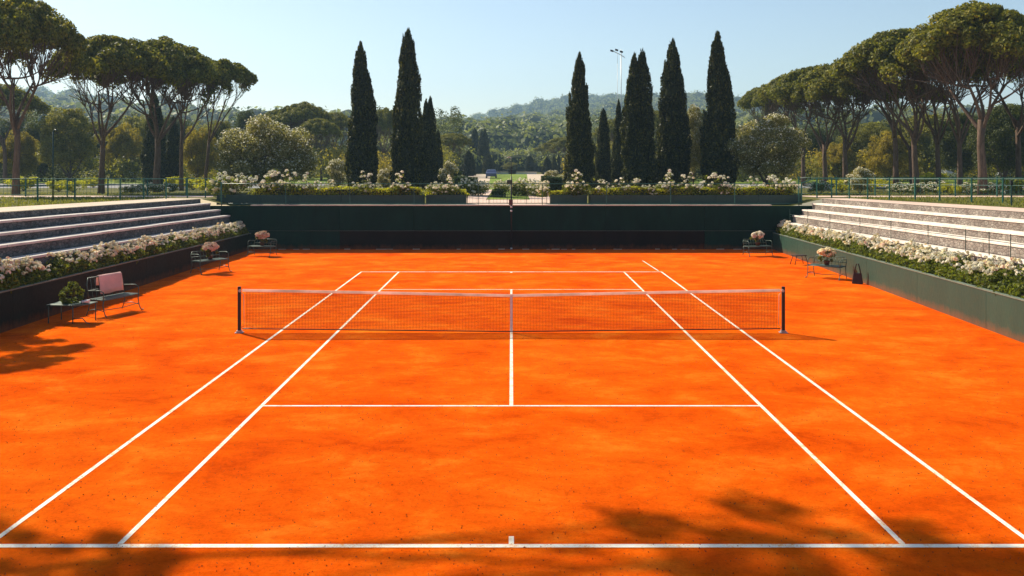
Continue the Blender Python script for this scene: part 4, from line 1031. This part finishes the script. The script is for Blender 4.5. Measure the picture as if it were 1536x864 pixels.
# low garden shrubs by the side fences
SB = make_broadleaf(71, 'hedge', 1.0, .9, .02, 70, 26, .10, 0, .03, name='garden_shrub'); SR = make_broadleaf(72, 'rose', 1.0, .9, .02, 70, 26, .10, 16, .03, name='garden_shrub')
shr = [(SB,88,62,.9,1.2,'clipped yellow green shrub behind the left fence beside the first pine'),(SB,110,60,.9,.9,'second yellow green shrub right of the first pine'),(SB,140,72,.9,1.3,'low golden shrub left of the second pine trunk'),(SR,222,53,.7,.8,'small flowering shrub left of the thick pine trunk'),
 (SR,196,52,.55,.8,'tiny flowering shrub between the second and third pine trunks'),(SR,250,54,.7,.7,'small white flowering shrub right of the thick pine trunk'),(SB,262,68,1.1,1.2,'green shrub at the foot of the dark cypress pair'),(SB,290,66,1.0,1.4,'green shrub left of the leaning pine'),
 (SB,316,60,.9,1.2,'green shrub in front of the leaning pine'),(SR,1230,54,.8,1.0,'small flowering shrub at the near end of the right fence'),(SB,1262,60,1.0,1.2,'green shrub between the first right pine trunks'),(SB,1306,62,1.1,1.4,'green shrub right of the pale flowering shrub'),
 (SR,1352,52,.7,1.0,'small white flowering shrub under the middle right pine'),(SR,1380,51,.7,.9,'orange white flowering shrub below the broad right pine'),(SR,1408,52,.8,.9,'white flowering shrub left of the first pale trunk'),(SB,1425,50,.8,.7,'yellow green shrub in front of the first pale trunk'),
 (SR,1452,51,.7,.8,'white flowering shrub between the two pale trunks'),(SR,1490,50,.7,.9,'pink white flowering shrub right of the tallest right pine'),(SB,1524,60,1.0,1.4,'green shrub near the right edge behind the fence'),(SB,1400,70,1.4,1.5,'taller green shrub behind the right fence'),(SB,36,64,1.2,1.4,'green shrub behind the first pine trunk')]
used = set()
for i, (p, px, D, h, w, lb) in enumerate(shr):
    X = WX(px, D); place(p, (X, WY(D), float(zg(X, D))), i*1.1, (w/.9, w/.9, h), lb, 'shrub', 'low shrubs by the side fences', first=p.name not in used); used.add(p.name)
# grass tufts on the upper strips
rng = np.random.default_rng(9); n = 26000
sd = rng.choice([-1, 1], n); D = rng.uniform(26, 58, n); X = sd*(16.6 + rng.uniform(0, 1, n)**1.3*18); ok = ~((D > 45.4) & (D < 49.4)); X, D = X[ok], D[ok]
Z = np.array([float(zg(a, b)) for a, b in zip(X, D)])
P = np.stack([X, D+CAMY, Z+.03], 1); v = quads(P, np.tile([0,0,1.], (len(P),1)), .12, .035, rng, 'blade', .6)
M['blade'] = leaf_mat('grass_blade', (.10,.12,.02), (.26,.25,.07), .4, .1)
tag(link('grass', leafobj('grass', [v], [M['blade']])), 'short dry grass on the strips beside both side fences', 'grass', kind='stuff')
# clay crumbs
rng = np.random.default_rng(10); n = 15000
P = np.stack([rng.uniform(-11.5,11.3,n), -13.5 + rng.uniform(0,1,n)**2*30, np.full(n,.006)], 1)
v = quads(P, randdir(n, rng), .019, .016, rng, 'flat')
M['crumb'] = simple('clay_crumb', (.34,.045,.006), .95)
tag(link('clay_crumbs', leafobj('clay_crumbs', [v], [M['crumb']])), 'loose clay crumbs scattered on the court surface', 'clay crumbs', kind='stuff')

# ---------------------------------------------------------------- haze
hz = MB(); hz.box(-1800, 1800, -80, 1760, -1.0, 160)
t = NT('air_haze'); pv = t.n('ShaderNodeVolumePrincipled'); pv.inputs['Color'].default_value = (.52,.78,1,1); pv.inputs['Density'].default_value = .00038; pv.inputs['Anisotropy'].default_value = .2
t.l(pv.outputs[0], t.out.inputs['Volume'])
o = hz.build('haze', t.m); tag(o, 'thin blue haze lying over the distant hills', 'haze', kind='stuff')

# ---------------------------------------------------------------- camera, light
sc = bpy.context.scene
cam = bpy.data.cameras.new('camera'); co = bpy.data.objects.new('camera', cam); C.objects.link(co)
cam.sensor_width = 36; cam.lens = 36*F/1536; cam.shift_y = -189/1536; cam.shift_x = 1/1536
cam.clip_start = .1; cam.clip_end = 6000
co.location = (0, CAMY, CAMZ); co.rotation_euler = (PI/2, 0, 0); sc.camera = co
sd_ = Vector((-.85, .85, 1.0)).normalized()      # towards the sun
sun = bpy.data.lights.new('sun', 'SUN'); sun.energy = 4.9; sun.angle = math.radians(.5); sun.color = (1, .89, .70)
so = bpy.data.objects.new('sun', sun); C.objects.link(so); so.rotation_euler = sd_.to_track_quat('Z', 'Y').to_euler()
w = bpy.data.worlds.new('World'); sc.world = w; w.use_nodes = True; nt_ = w.node_tree; bgd = nt_.nodes['Background']
sky = nt_.nodes.new('ShaderNodeTexSky'); sky.sky_type = 'NISHITA'; sky.sun_disc = False
sky.sun_elevation = math.asin(sd_.z); sky.sun_rotation = math.atan2(sd_.x, sd_.y)
sky.air_density = 1.0; sky.dust_density = .7; sky.ozone_density = 1.0
nt_.links.new(sky.outputs[0], bgd.inputs[0]); bgd.inputs[1].default_value = .085
sc.view_settings.view_transform = 'Standard'; sc.view_settings.look = 'None'; sc.view_settings.exposure = .70; sc.view_settings.gamma = 1
cy = sc.cycles; cy.max_bounces = 6; cy.diffuse_bounces = 3; cy.transmission_bounces = 4; cy.volume_bounces = 0; cy.transparent_max_bounces = 8
cy.use_denoising = True
